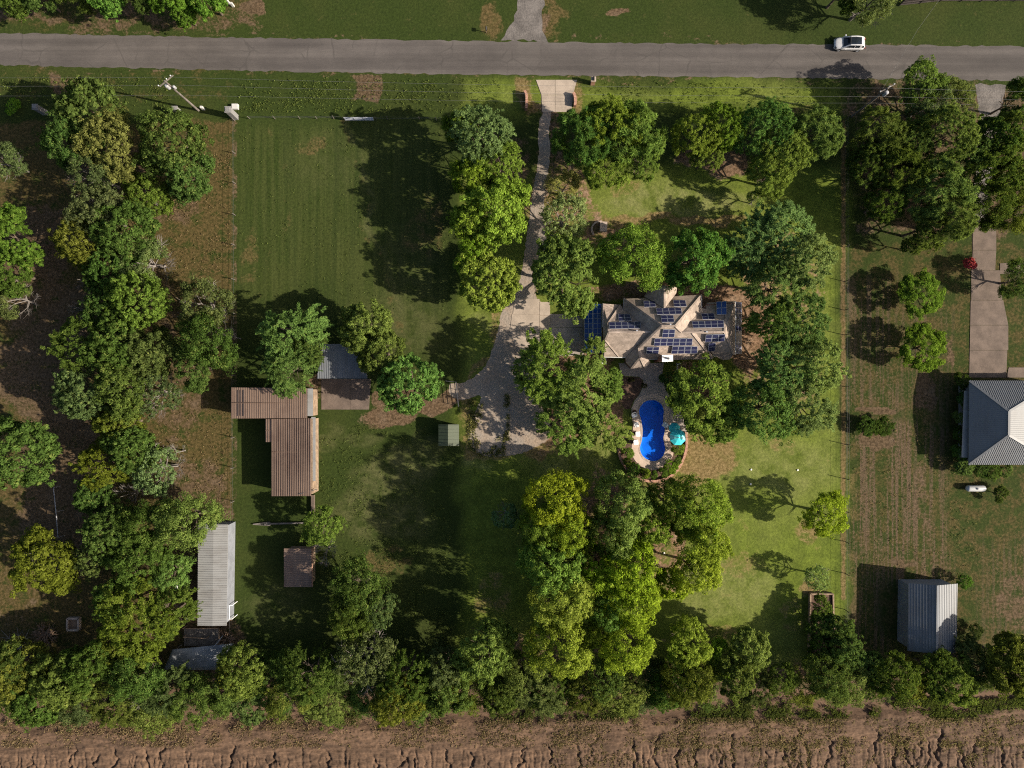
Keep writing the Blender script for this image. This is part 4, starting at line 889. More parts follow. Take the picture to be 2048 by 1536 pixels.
# ------------------------------------------------------------------ verge furniture and fences
def pillar(label, px, py, s, hgt, mat, capmat, group='pillars along the roadside fence', rz=0.0):
    q = P(px, py); t = thing('gate_pillar', label, 'pillar', q, group)
    mb = MB(); mb.box(q + Vector((0,0,hgt/2)), (s, s, hgt), rz); mb.build('shaft', mat, t)
    mb = MB(); mb.box(q + Vector((0,0,hgt+.06)), (s*1.22, s*1.22, .12), rz); mb.box(q + Vector((0,0,hgt+.17)), (s*.8, s*.8, .10), rz); mb.build('cap', capmat, t)
M['grey_brick'] = brick_mat('grey_brick', (.13,.125,.12), (.20,.195,.19))
pillar('grey square pillar standing nearest the picture edge on the roadside', 91, 226, .7, 2.2, M['grey_brick'], M['grey_brick'])
pillar('grey square pillar close to the foot of the utility pole', 364, 230, .7, 2.2, M['grey_brick'], M['grey_brick'])
pillar('tallest grey square pillar at the corner of the mown field', 472, 235, .75, 2.9, M['grey_brick'], M['grey_brick'])
mb = MB(); q = P(472, 215); mb.box(q + Vector((0,0,.25)), (.9, .75, .5)); o = mb.build('utility_box', M['trim']); tag(o, 'pale square utility box on the verge beside the tallest pillar', 'utility box')
mb = MB(); mb.box(P(408, 219) + Vector((0,0,.5)), (.35, .3, 1.0)); tag(mb.build('meter_box', M['trim']), 'small pale meter box at the foot of the utility pole', 'meter box')
for x, y, lb in ((458, 7, 'small pale post at the track edge beyond the road, nearer the picture edge'), (467, 13, 'small pale post beyond the road, closer to the asphalt')):
    mb = MB(); mb.box(P(x, y) + Vector((0,0,.5)), (.35, .25, 1.0)); tag(mb.build('marker_post', M['trim']), lb, 'marker post', 'pale posts beyond the road')
def mailbox(label, px, py, brick):
    q = P(px, py); t = thing('mailbox', label, 'mailbox', q)
    if brick:
        mb = MB(); mb.box(q + Vector((0,0,.7)), (.6, .6, 1.4)); mb.build('pillar', M['red_brick'], t); mb = MB(); mb.box(q + Vector((0,0,1.45)), (.72, .72, .1)); mb.build('cap', M['stone'], t)
    else:
        mb = MB(); mb.box(q + Vector((0,0,.5)), (.1, .1, 1.0)); mb.build('post', M['wood'], t)
    mb = MB(); z = 1.62 if brick else 1.12; mb.box(q + Vector((0,0,z)), (.24, .5, .22)); mb.tube([q + Vector((0,-.25,z+.1)), q + Vector((0,.25,z+.1))], .12, 10); mb.build('box', M['black'], t)
mailbox('brick mailbox pillar at the roadside beside the concrete apron', 1185, 167, True)
mailbox('small mailbox on a post beyond the road, near the gravel track', 973, 65, False)
# brick entrance walls, laid brick by brick in courses too small to see singly: blocks about half a metre long
def block_wall(name, label, cat, path_px, hgt, wd, mat, L=0.5, group=None, cap=None):
    pts = [P(x, y) for x, y in smooth_line(path_px, 12)]
    t = thing(name, label, cat, pts[0], group); acc = 0.0; a = pts[0]; seg = []
    tot = [0]
    for p, q in zip(pts, pts[1:]): tot.append(tot[-1] + (q - p).length)
    def at(d):
        for i in range(len(pts) - 1):
            if tot[i + 1] >= d: return pts[i].lerp(pts[i + 1], (d - tot[i]) / max(tot[i + 1] - tot[i], 1e-6))
        return pts[-1]
    d = 0.0
    while d < tot[-1] - .1:
        e = min(d + L, tot[-1]); mb = MB(); p, q = at(d + .015), at(e - .015); hh = hgt * random.uniform(.93, 1.05)
        mb.bar(p + Vector((0,0,hh/2)), q + Vector((0,0,hh/2)), wd * random.uniform(.9, 1.08), hh); mb.build('brick', mat, t); d = e
    return t
block_wall('entrance_wall', 'low brick entrance wall on the mown side of the concrete apron', 'wall', [(1049,186),(1053,196),(1053,210),(1052,222)], 1.1, .38, M['red_brick'])
block_wall('entrance_wall', 'low brick entrance wall beside the big pine and the apron', 'wall', [(1146,189),(1149,196),(1150,206),(1149,216)], 0.9, .38, M['red_brick'])
ringpts = [z3(*p) for p in [(300,1010),(310,1090),(350,1190),(420,1290),(520,1370),(640,1410),(760,1420),(880,1395),(980,1340),(1070,1240),(1130,1120),(1160,1000),(1165,880),(1155,790)]]
block_wall('garden_wall', 'curved pinkish brick garden wall ringing the planted end of the pool', 'wall', ringpts, .5, .36, M['red_brick'], .55)
block_wall('bed_edging', 'curved stone edging round the bare bed under the trees by the road lawn', 'edging', [(1187,470),(1183,460),(1186,450),(1194,444),(1204,443)], .2, .25, M['stone'], .45)
t = thing('stone_box', 'pale square stone box in the bare bed north of the house', 'planter', P(1205, 456))
mb = MB(); q = P(1205.5, 456); mb.box(q + Vector((0,0,.45)), (.95, 1.35, .9), -.04); mb.build('box', M['stone'], t); mb = MB(); mb.box(q + Vector((0,0,.95)), (1.05, 1.45, .1), -.04); mb.build('lid', M['stone'], t)
# air conditioner
t = thing('air_conditioner', 'square pale air conditioning unit with a round fan beside the house', 'air conditioner', P(1206.5, 723))
q = P(1206.5, 722.5, .4); q.z = 0; mb = MB(); mb.box(q + Vector((0,0,.42)), (.86,.86,.84)); mb.build('casing', M['trim'], t); mb = MB(); mb.lathe([(.01,.85),(.34,.85),(.34,.87),(.01,.87)], q, 18); f = mb.build('fan_guard', M['black'], t); WL[f.name] = WL[t.name]
mb = MB()
for k in range(4): mb.box(q + Vector((0,0,.88)), (.62,.08,.02), k*math.pi/4)
mb.build('fan_blade', M['alu'], f)
mb = MB(); mb.lathe([(.34,.88),(.41,.88),(.41,.91),(.34,.91)], q, 18); mb.build('fan_ring', M['white'], t)
mb = MB(); q = P(1352.5, 733); mb.box(q + Vector((.0,-.3,.5)), (.08,1.5,.08)); mb.box(q + Vector((.28,.35,.5)), (.6,.08,.08), .5)
for dy in (-1.0, .4): mb.box(q + Vector((0,dy,.25)), (.08,.08,.5))
tag(mb.build('hose_stand', M['white']), 'small white pipe stand against the house beside the chimney', 'pipe stand')
# pool furniture
def lounge_chair():
    t = thing('pool_chair', 'x', 'chair', (0,0,0), 'white chairs beside the pool')
    mb = MB(); mb.box((0,0,.36), (.56,.6,.06)); mb.build('seat', M['white'], t)
    mb = MB(); mb.box((-.34,0,.62), (.06,.56,.58), rot=Matrix.Rotation(R(-18),3,'Y')); mb.build('backrest', M['white'], t)
    for s in (-1,1):
        mb = MB(); mb.box((-.02,s*.31,.55), (.5,.07,.05)); mb.build('armrest', M['white'], t)
        for x in (-.24,.24): mb = MB(); mb.box((x,s*.27,.17), (.05,.05,.34)); mb.build('leg', M['white'], t)
    return t
ch0 = lounge_chair()
for i, (px, py, rz, lb) in enumerate([(1267.5,830.5,-1.2,'white pool chair in the shade beside a brown pot'),(1272.5,849,.25,'white pool chair half in the shade between the two lit ones and the pot'),(1275.5,867.5,.05,'white pool chair in the sun nearest the pool edge'),(1271.5,884,.1,'white pool chair in the sun farthest from the house'),(1328,849,2.6,'white pool chair in shade across the water, near the umbrella')]):
    o = ch0 if i == 0 else fold_copy(ch0, (0,0,0)); o.location = P(px, py) + Vector((0,0,.07)); o.rotation_euler = (0,0,rz); o['label'] = lb; o.scale = (1.08,1.08,1)
pot0 = thing('flower_pot', 'x', 'flower pot', (0,0,0), 'brown pots beside the pool'); mb = MB(); mb.lathe([(.01,0),(.2,0),(.32,.45),(.35,.5),(.29,.5),(.27,.42)], (0,0,0), 14); mb.build('pot', M['brush'], pot0); mb = MB(); mb.lathe([(.28,.42),(.15,.45),(.01,.46)], (0,0,0), 12); mb.build('soil', M['mulch'], pot0)
for i, (px, py, lb) in enumerate([(1267.5,823.5,'brown pot above the shaded pool chair'),(1265.5,865,'brown pot at the deck edge beside the nearest sunlit chair'),(1261.5,882,'brown pot at the deck edge beside the last chair')]):
    o = pot0 if i == 0 else fold_copy(pot0, (0,0,0)); o.location = P(px, py) + Vector((0,0,.07)); o['label'] = lb
for i, (px, py, lb) in enumerate([(1259.5,864.5,'thin wire hoop on the bare earth beside the nearest pot'),(1255,881,'thin wire hoop on the bare earth beside the last pot')]):
    mb = MB(); q = P(px, py) + Vector((0,0,.1)); mb.tube([q + Vector((.42*math.cos(a),.30*math.sin(a),.04)) for a in np.linspace(0,2*math.pi,17)], .035, 5, cap=False); tag(mb.build('wire_hoop', M['brush']), lb, 'hoop', 'wire hoops by the pool')
def umbrella(label, px, py, rad, hgt, mats, tilt=0.0):
    base = P(px, py, hgt); base.z = .07; t = thing('patio_umbrella', label, 'umbrella', base, 'umbrellas by the pool')
    mb = MB(); mb.tube([base, base + Vector((0,0,hgt+.1))], .03, 8); mb.build('pole', M['trim'], t); mb = MB(); mb.lathe([(.01,0),(.3,0),(.3,.06),(.05,.12)], base, 14); mb.build('base', M['dark_metal'], t)
    ap = base + Vector((0,0,hgt+.15)); n = 8
    for k in range(n):
        a0, a1 = 2*math.pi*(k+.5)/n, 2*math.pi*(k+1.5)/n; e0 = base + Vector((rad*math.cos(a0), rad*math.sin(a0), hgt-.42)); e1 = base + Vector((rad*math.cos(a1), rad*math.sin(a1), hgt-.42)); m0 = ap.lerp(e0,.5)+Vector((0,0,.05)); m1 = ap.lerp(e1,.5)+Vector((0,0,.05))
        d = Vector((0,0,.14)); mb = MB(); mb.add([ap,m0,m1,e0,e1,e0-d,e1-d], [(0,1,2),(1,3,4,2),(3,5,6,4)]); mb.build('canopy_panel', mats[k % len(mats)], t)
        mb = MB(); mb.bar(ap - Vector((0,0,.04)), e0 - Vector((0,0,.03)), .03, .03); mb.build('rib', M['trim'], t)
    mb = MB(); mb.lathe([(.05,0),(.05,.08),(.01,.16)], ap, 8); mb.build('finial', M['trim'], t)
umbrella('large turquoise patio umbrella standing open in the sun by the pool', 1356.5, 875, 1.22, 2.4, [M['turq'], M['turq'], M['turq'], M['turq_pale']])
umbrella('smaller turquoise umbrella half hidden behind the large one', 1350, 857, .85, 1.9, [M['turq']])
t = thing('patio_table', 'round patio table under the large turquoise umbrella', 'table', P(1356.5, 874)); q = P(1357, 873); mb = MB(); mb.lathe([(.01,.72),(.55,.72),(.55,.76),(.01,.76)], q, 18); mb.build('tabletop', M['dark_metal'], t)
for k in range(4): mb = MB(); a = k*math.pi/2+.5; mb.tube([q+Vector((.4*math.cos(a),.4*math.sin(a),.07)), q+Vector((.3*math.cos(a),.3*math.sin(a),.72))], .03, 6); mb.build('leg', M['dark_metal'], t)

def fence(name, label, pts, hgt, mat, sp, rails=(), pw=.11, group=None, jit=.25):
    W_ = [P(x, y) for x, y in pts]; t = thing(name, label, 'fence', W_[0], group)
    for a, b in zip(W_, W_[1:]):
        L = (b - a).length; n = max(1, round(L / sp))
        for k in range(n + (1 if b is W_[-1] else 0)):
            q = a.lerp(b, k / n) + Vector((random.uniform(-.06,.06), random.uniform(-jit,jit) if abs(b.y-a.y) > abs(b.x-a.x) else 0, 0)); mb = MB(); hh = hgt * random.uniform(.92, 1.08)
            mb.tube([q, q + Vector((random.uniform(-.05,.05), random.uniform(-.05,.05), hh))], pw/2, 6); mb.build('post', mat, t)
        for z, wd in rails: mb = MB(); mb.bar(a + Vector((0,0,z)), b + Vector((0,0,z)), wd, wd); mb.build('rail' if wd > .03 else 'wire', mat if wd > .03 else M['line'], t)
    return t
fence('wire_fence', 'straight wire fence on wooden posts between the lawn and the dry yard', [(1689,240),(1689,560),(1690,900),(1689,1330)], 1.45, M['dark_wood'], 4.6, [(1.3,.012),(.8,.012),(.4,.012)], jit=1.2)
fence('wire_fence', 'straight wire fence along the mown field and the tan barn yard', [(471,240),(470,620),(468,1000),(465,1290)], 1.25, M['grey_wood'], 4.4, [(1.15,.012),(.6,.012)], jit=.6)
fence('wire_fence', 'wire fence from the tall pillar to the field gate', [(500,238),(600,238),(668,238),(690,239)], 1.2, M['grey_wood'], 3.2, [(1.0,.012),(.5,.012)], .09)
fence('wire_fence', 'short wire fence from the field gate towards the boundary trees', [(752,240),(776,239),(840,240),(905,241)], 1.2, M['grey_wood'], 3.2, [(1.0,.012),(.5,.012)], .09)
t = thing('field_gate', 'grey tubular metal gate into the mown field', 'gate', P(720, 242))
for z in (.35,.6,.85,1.1,1.35): mb = MB(); mb.bar(P(692,242)+Vector((0,0,z)), P(749,242)+Vector((0,0,z)), .07, .07); mb.build('rail', M['alu'], t)
for x in (692, 711, 730, 749): mb = MB(); q = P(x,242); mb.box(q+Vector((0,0,.86)), (.07,.08,1.1)); mb.build('upright', M['alu'], t)
mb = MB(); mb.bar(P(692,242)+Vector((0,.05,.35)), P(711,242)+Vector((0,.05,1.35)), .06, .06); mb.build('brace', M['alu'], t)
for x, y, lb in ((1180.5,0,0),): pass
fence('pipe_rail', 'thin metal pipe rail standing in the shade under the yard trees', [(121,972),(126,1020),(130,1071)], 1.6, M['grey_metal'], 3.6, [(1.55,.09)], .10, jit=0)
fence('board_fence', 'dark board fence at the picture edge beyond the parked car', [(1798,12),(1880,3),(1960,3),(2060,2),(2200,2)], 1.7, M['dark_wood'], 2.6, [(1.6,.10),(.9,.10),(.3,.10)], .14)
bf = [o for o in bpy.data.objects if o.name.startswith('board_fence')][0]
for k in range(150):
    x = 1800 + k * 2.6; mb = MB(); y = 12 - 9 * min(1, (x - 1798) / 82) if x < 1880 else 3 - (x - 1880) * .003; q = P(x, y); mb.box(q + Vector((0,.09,.85)), (.16,.03,1.6*random.uniform(.95,1.04))); mb.build('board', M['dark_wood'], bf)
fence('panel_fence', 'row of dark metal panels across the track by the green shed', [(893,762),(913,764),(918,812)], 1.5, M['dark_metal'], 1.2, [(1.4,.06),(1.0,.05),(.6,.05),(.2,.05)], .08, jit=0)
t = thing('timber_beam', 'long grey timber beam with a splayed end lying on the grass by the round tree', 'beam', P(560,1048))
mb = MB(); mb.bar(P(530,1047)+Vector((0,0,.25)), P(615,1045)+Vector((0,0,.25)), .22, .22); mb.build('beam', M['grey_wood'], t)
for dy in (-3.2, 3.2): mb = MB(); mb.bar(P(507,1048)+Vector((0,0,.2)), P(540,1047+dy)+Vector((0,0,.22)), .14, .14); mb.build('arm', M['grey_wood'], t)
mb = MB(); mb.bar(P(541,1043.6)+Vector((0,0,.22)), P(541,1050.4)+Vector((0,0,.22)), .12, .12); mb.build('brace', M['grey_wood'], t)
t = thing('well_box', 'square pale edged box on the shaded ground near the brush pile', 'well box', P(150,1247))
for a, b in (((139,1235),(161,1235)),((161,1235),(161,1258)),((161,1258),(139,1258)),((139,1258),(139,1235))): mb = MB(); mb.bar(P(*a)+Vector((0,0,.3)), P(*b)+Vector((0,0,.3)), .26, .6); mb.build('side', M['stone'], t)
mb = MB(); mb.prism([(p.x,p.y) for p in (P(140,1236),P(160,1236),P(160,1257),P(140,1257))], .1, .35); mb.build('lid', M['brush'], t)
t = thing('propane_tank', 'white horizontal propane tank on the grass near the hip roofed house', 'tank', P(1950.5,977))
q = P(1950.5,976.5,.5); q.z = .62; prof = []; L = 1.1; r_ = .47
mb = MB(); path = []; rad = []
for s in np.linspace(0,1,7): a = math.pi/2*(1-s); path.append(q+Vector((-L-r_*.8*math.sin(a),0,0))); rad.append(max(.02,r_*math.cos(a)))
for s in np.linspace(0,1,7): a = math.pi/2*s; path.append(q+Vector((L+r_*.8*math.sin(a),0,0))); rad.append(max(.02,r_*math.cos(a)))
mb.tube(path, rad, 18); mb.build('tank', M['tank'], t, smooth=True)
mb = MB(); mb.lathe([(.16,.40),(.16,.56),(.14,.6),(.01,.62)], q, 12); mb.build('valve_cover', M['grey_metal'], t)
for s in (-.8,.8): mb = MB(); mb.box((q.x+s,q.y,.12), (.18,.8,.24)); mb.build('foot', M['old_concrete'], t)
t = thing('bench', 'small white bench beside the trailer under the leafy trees', 'bench', P(356,1168)); q = P(356,1168)
mb = MB(); mb.box(q+Vector((0,0,.45)), (.55,1.05,.07), .2); mb.build('seat', M['white'], t); mb = MB(); mb.box(q+Vector((.28,.06,.72)), (.07,1.05,.5), .2); mb.build('backrest', M['white'], t)
for dy in (-.42,.42): mb = MB(); mb.box(q+Vector((0,dy,.22)), (.42,.07,.44), .2); mb.build('leg', M['white'], t)
t = thing('work_table', 'grey timber table on the bare earth beside the trailer end', 'table', P(384,1234)); q = P(384,1234)
mb = MB(); mb.box(q+Vector((0,0,.74)), (1.15,.42,.06), -.05); mb.build('tabletop', M['grey_wood'], t)
for dx in (-.5,.5): mb = MB(); mb.box(q+Vector((dx,0,.36)), (.07,.36,.71)); mb.build('leg', M['grey_wood'], t)
# raised garden bed
t = thing('garden_bed', 'long timber edged raised garden bed filled with dark shrubs', 'raised bed', P(1640,1245))
for a, b in (((1618,1186),(1663,1186)),((1663,1186),(1664,1235)),((1618,1186),(1616,1312)),((1616,1312),(1664,1312)),((1664,1237),(1664,1312))): mb = MB(); mb.bar(P(*a)+Vector((0,0,.3)), P(*b)+Vector((0,0,.3)), .22, .6); mb.build('board', M['wood'], t)
mb = MB(); mb.prism([(p.x,p.y) for p in (P(1619,1187),P(1662,1187),P(1663,1311),P(1617,1311))], .004, .35); mb.build('soil', M['mulch'], t)
# ------------------------------------------------------------------ trees: crown and trunk shapes, shared by alike trees
def unit(v): return v / np.maximum(np.linalg.norm(v, axis=-1, keepdims=True), 1e-9)
def leaf_quads(c, nrm, axis, L, W):
    """Rhombic leaf sprays centred at c, facing nrm, their long side along axis."""
    t = unit(axis - nrm * (axis * nrm).sum(1, keepdims=True)); b = np.cross(nrm, t)
    L = L[:, None] / 2; W = W[:, None] / 2
    V = np.stack([c - t * L, c + b * W - t * L * .1, c + t * L, c - b * W - t * L * .1], 1).reshape(-1, 3)
    return V, np.arange(len(c) * 4).reshape(-1, 4)
def crown(name, kind, seed, n_lobe=13, n_cl=360, per=56):
    """A crown of nominal radius 5 m around a centre 6.5 m up: lobes, leaf clumps on the lobes, leaves on the clumps."""
    r = np.random.default_rng(seed); ld = unit(r.normal(size=(n_lobe, 3)) * [1, 1, .75]); ld[:, 2] = np.abs(ld[:, 2]) * 1.0 - .25; ld = unit(ld)
    cs = r.uniform(.68, 1.30); ls = r.uniform(.8, 1.2); n_cl = int(n_cl / cs ** 1.5); per = int(per * cs ** 1.2); lr = r.uniform(.62, 1.14, n_lobe); lw = r.uniform(.34, .55, n_lobe)
    ld[0] = unit(np.array([[.12, -.1, 1.]]))[0]; lr[0] = .95; lw[0] = .75; ld[1] = unit(np.array([[.6, .3, .75]]))[0]; ld[2] = unit(np.array([[-.5, -.5, .8]]))[0]; ld[3] = unit(np.array([[.1, -.7, .7]]))[0]; ld[4] = unit(np.array([[-.3, .7, .7]]))[0]
    d = unit(r.normal(size=(n_cl * 4, 3)) * [1, 1, .85]); d = d[d[:, 2] > -.78]
    def extent(d):
        dd = 1 - (d @ ld.T); return (.48 + .52 * (lr * np.exp(-(dd / (lw * .42)) ** 2)).max(1))
    e = extent(d); d = d[np.argsort(-e * r.uniform(.55, 1, len(e)))[:n_cl]]; e = extent(d)
    rad = e * r.uniform(.60, 1.0, len(d)) ** .6 * np.where(r.random(len(d)) < .10, r.uniform(1.06, 1.22, len(d)), 1.0)
    flat = {'pine': .72, 'tall': 1.05}.get(kind, .80)
    c = d * rad[:, None] * 5.0 * [1, 1, flat]
    if kind == 'pine':
        rc = r.uniform(.42, .78, n_cl) * cs; k = per
        ci = np.repeat(np.arange(n_cl), k); q = unit(r.normal(size=(len(ci), 3)) + d[ci] * 1.0 + [0, 0, .55])
        ln = rc[ci] * r.uniform(.55, 1.0, len(ci)); pos = c[ci] + q * ln[:, None] * .72
        nrm = unit(unit(np.cross(q, r.normal(size=q.shape))) * .7 + d[ci] * .55 + [0, 0, .1]); V, F = leaf_quads(pos, nrm, q, ln * .85, r.uniform(.07, .13, len(ci)))
    elif kind == 'feather':
        k = per; ci = np.repeat(np.arange(n_cl), k); out = unit(d * [1, 1, .35] + [0, 0, .25] + r.normal(size=d.shape) * .55); Ls = r.uniform(.8, 1.8, n_cl) * cs
        s = r.uniform(0, 1, len(ci)); ax = out[ci]; sag = np.stack([s * 0, s * 0, -.55 * s ** 2 * Ls[ci]], 1)
        side = unit(np.cross(ax, [0, 0, 1.])); sg = r.choice([-1, 1], len(ci))[:, None]
        lv = unit(ax * .7 + side * sg * .8 + r.normal(size=ax.shape) * .25)
        wd = (.34 * (1 - .6 * s))[:, None]
        pos = c[ci] + ax * ((s - .3) * Ls[ci])[:, None] + sag + lv * wd * r.uniform(.3, 1, (len(ci), 1)) + r.normal(size=ax.shape) * .05
        nrm = unit(np.array([0, 0, 1.]) + r.normal(size=ax.shape) * .55 + d[ci] * .3)
        V, F = leaf_quads(pos, nrm, lv, r.uniform(.22, .42, len(ci)), r.uniform(.09, .16, len(ci)))
    else:
        rc = r.uniform(.34, .84, n_cl) * r.uniform(.7, 1.2, n_cl) * cs; k = per
        ci = np.repeat(np.arange(n_cl), k); q = unit(r.normal(size=(len(ci), 3)) + d[ci] * .7 + [0, 0, .3])
        pos = c[ci] + q * (rc[ci] * r.uniform(.62, 1.08, len(ci)))[:, None] * [1, 1, .75]
        nrm = unit(q * 1.25 + r.normal(size=q.shape) * .42)
        V, F = leaf_quads(pos, nrm, r.normal(size=q.shape), ls * r.uniform(.16, .46, len(ci)), ls * r.uniform(.11, .27, len(ci)))
    ctone = r.uniform(0, 1, n_cl); tone = np.clip(ctone[ci] * .55 + r.uniform(0, .55, len(ci)), 0, 1)
    V = V + [0, 0, 6.5]
    return V, F, np.repeat(tone, 4)
def mesh_only(name, V, F, mat, tone=None):
    o = np_mesh(name, V, F, mat, tone=tone); me = o.data; bpy.data.objects.remove(o); return me
def trunk_mesh(seed, lean=.3, twigs=0, mat=None, top=7.0, spread=3.1):
    r = random.Random(seed); mb = MB()
    hx, hy = r.uniform(-lean, lean), r.uniform(-lean, lean)
    mb.tube([(0,0,0), (hx*.3, hy*.3, 1.6), (hx, hy, 3.6), (hx*1.6, hy*1.4, top)], [.34, .25, .20, .08], 8)
    for k in range(9):
        a = k * 2.4 + r.uniform(-.4, .4); z0 = r.uniform(2.2, 5.0); f = z0 / 3.6; L = spread * r.uniform(.75, 1.1)
        p0 = Vector((hx * f, hy * f, z0)); p1 = p0 + Vector((math.cos(a) * L * .5, math.sin(a) * L * .5, L * .32)); p2 = p0 + Vector((math.cos(a + .2) * L, math.sin(a + .2) * L, L * .62))
        mb.tube([p0, p1, p2], [.13, .085, .035], 5)
        for s in (-1, 1):
            e = p1 + Vector((math.cos(a + s * .8) * L * .55, math.sin(a + s * .8) * L * .55, L * .3)); mb.tube([p1, e], [.06, .02], 4)
            for _ in range(twigs):
                b = a + s * .8 + r.uniform(-1, 1); t0 = p1.lerp(e, r.uniform(.3, 1)); mb.tube([t0, t0 + Vector((math.cos(b), math.sin(b), r.uniform(-.1, .7))) * r.uniform(.5, 1.3)], [.03, .012], 3, cap=False)
        for _ in range(twigs * 2):
            b = a + r.uniform(-1, 1); t0 = p1.lerp(p2, r.uniform(.3, 1)); t1 = t0 + Vector((math.cos(b), math.sin(b), r.uniform(-.1, .8))) * r.uniform(.6, 1.6); mb.tube([t0, t0.lerp(t1, .5) + Vector((r.uniform(-.15,.15), r.uniform(-.15,.15), .05)), t1], [.035, .025, .012], 3, cap=False)
    o = mb.build('trunk', mat or M['bark']); me = o.data; bpy.data.objects.remove(o); return me
CROWN = {'o': [crown('crown', 'oak', s, n_lobe=12 + s % 5) for s in (11, 12, 13, 14, 15, 16, 17)], 'p': [crown('crown', 'pine', s, 15, 330, 60) for s in (21, 22, 23, 24)],
         'f': [crown('crown', 'feather', s, 12, 330, 62) for s in (31, 32, 33, 34)], 'g': [crown('crown', 'oak', s, 9, 210, 48) for s in (41, 42, 43)], 't': [crown('crown', 'tall', s, 17, 360, 56) for s in (61, 62, 63)]}
CROWN = {k: [mesh_only('crown', *v[:2], M['leaf'], v[2]) for v in vs] for k, vs in CROWN.items()}
TRUNK = {'n': [trunk_mesh(s) for s in (1, 2, 3)], 'g': [trunk_mesh(s, .6, 5, M['grey_bark'], 8.5, 4.3) for s in (4, 5)], 'k': [trunk_mesh(s, .8, 9, M['grey_bark'], 9.5, 4.6) for s in (6, 7)]}
NAMES = {'o': ('broadleaf_tree', 'tree'), 'y': ('broadleaf_tree', 'tree'), 'd': ('broadleaf_tree', 'tree'), 'p': ('pine_tree', 'tree'), 'f': ('feathery_tree', 'tree'), 'g': ('thin_tree', 'tree'), 's': ('shrub', 'shrub'), 'h': ('hedgerow_tree', 'tree'), 'k': ('bare_tree', 'dead tree'), 't': ('tall_tree', 'tree'), 'i': ('flowering_shrub', 'shrub')}
SHAPE = {'o': 'o', 'y': 'o', 'd': 'o', 'p': 'p', 'f': 'f', 'g': 'g', 's': 'o', 'h': 'o', 't': 't', 'i': 'o'}
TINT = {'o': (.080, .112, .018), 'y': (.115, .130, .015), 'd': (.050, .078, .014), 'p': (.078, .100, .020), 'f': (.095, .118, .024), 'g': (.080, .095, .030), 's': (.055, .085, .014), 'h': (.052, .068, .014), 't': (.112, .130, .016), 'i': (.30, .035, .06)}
TN = [0]
def tree(px, py, r_px, hgt, kind, label, tint=None, group=None, cat=None):
    """A tree whose crown centre the photograph shows at (px, py); r_px its crown radius in photograph pixels, hgt its height in metres."""
    TN[0] += 1; i = TN[0]; rr = random.Random(i * 77)
    zc = hgt * .62; base = P(px, py, zc); base.z = 0
    rad = r_px * PXM * (CAMH - zc) / CAMH * (1.14 if kind not in 'ksi' else 1.05)
    nm, ct = NAMES[kind]; t = thing(nm, label, cat or ct, base, group)
    t.scale = (rad / 5.0, rad / 5.0, hgt / 10.6); t.rotation_euler = (0, 0, rr.uniform(0, 6.28))
    sh = SHAPE.get(kind, 'o')
    if kind == 'h': sh = rr.choice('oogft')
    if kind != 'k':
        c = bpy.data.objects.new('crown', CROWN[sh][(i * 5 + rr.randrange(7)) % len(CROWN[sh])]); COL.objects.link(c); c.parent = t
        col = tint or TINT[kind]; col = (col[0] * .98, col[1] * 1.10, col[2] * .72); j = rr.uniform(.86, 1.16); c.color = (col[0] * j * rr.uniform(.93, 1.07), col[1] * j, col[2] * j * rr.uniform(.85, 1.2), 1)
    tk = TRUNK['k' if kind == 'k' else 'g' if kind == 'g' else 'n']
    k = bpy.data.objects.new('trunk', tk[i % len(tk)]); COL.objects.link(k); k.parent = t
    return t
OUT = (.036, .050, .015); OUTG = (.042, .050, .024); OUTY = (.054, .056, .014); OUTD = (.030, .044, .013); OUTP = (.042, .052, .016)  # greens for trees off the lot, darkened to imitate a dimmed surround
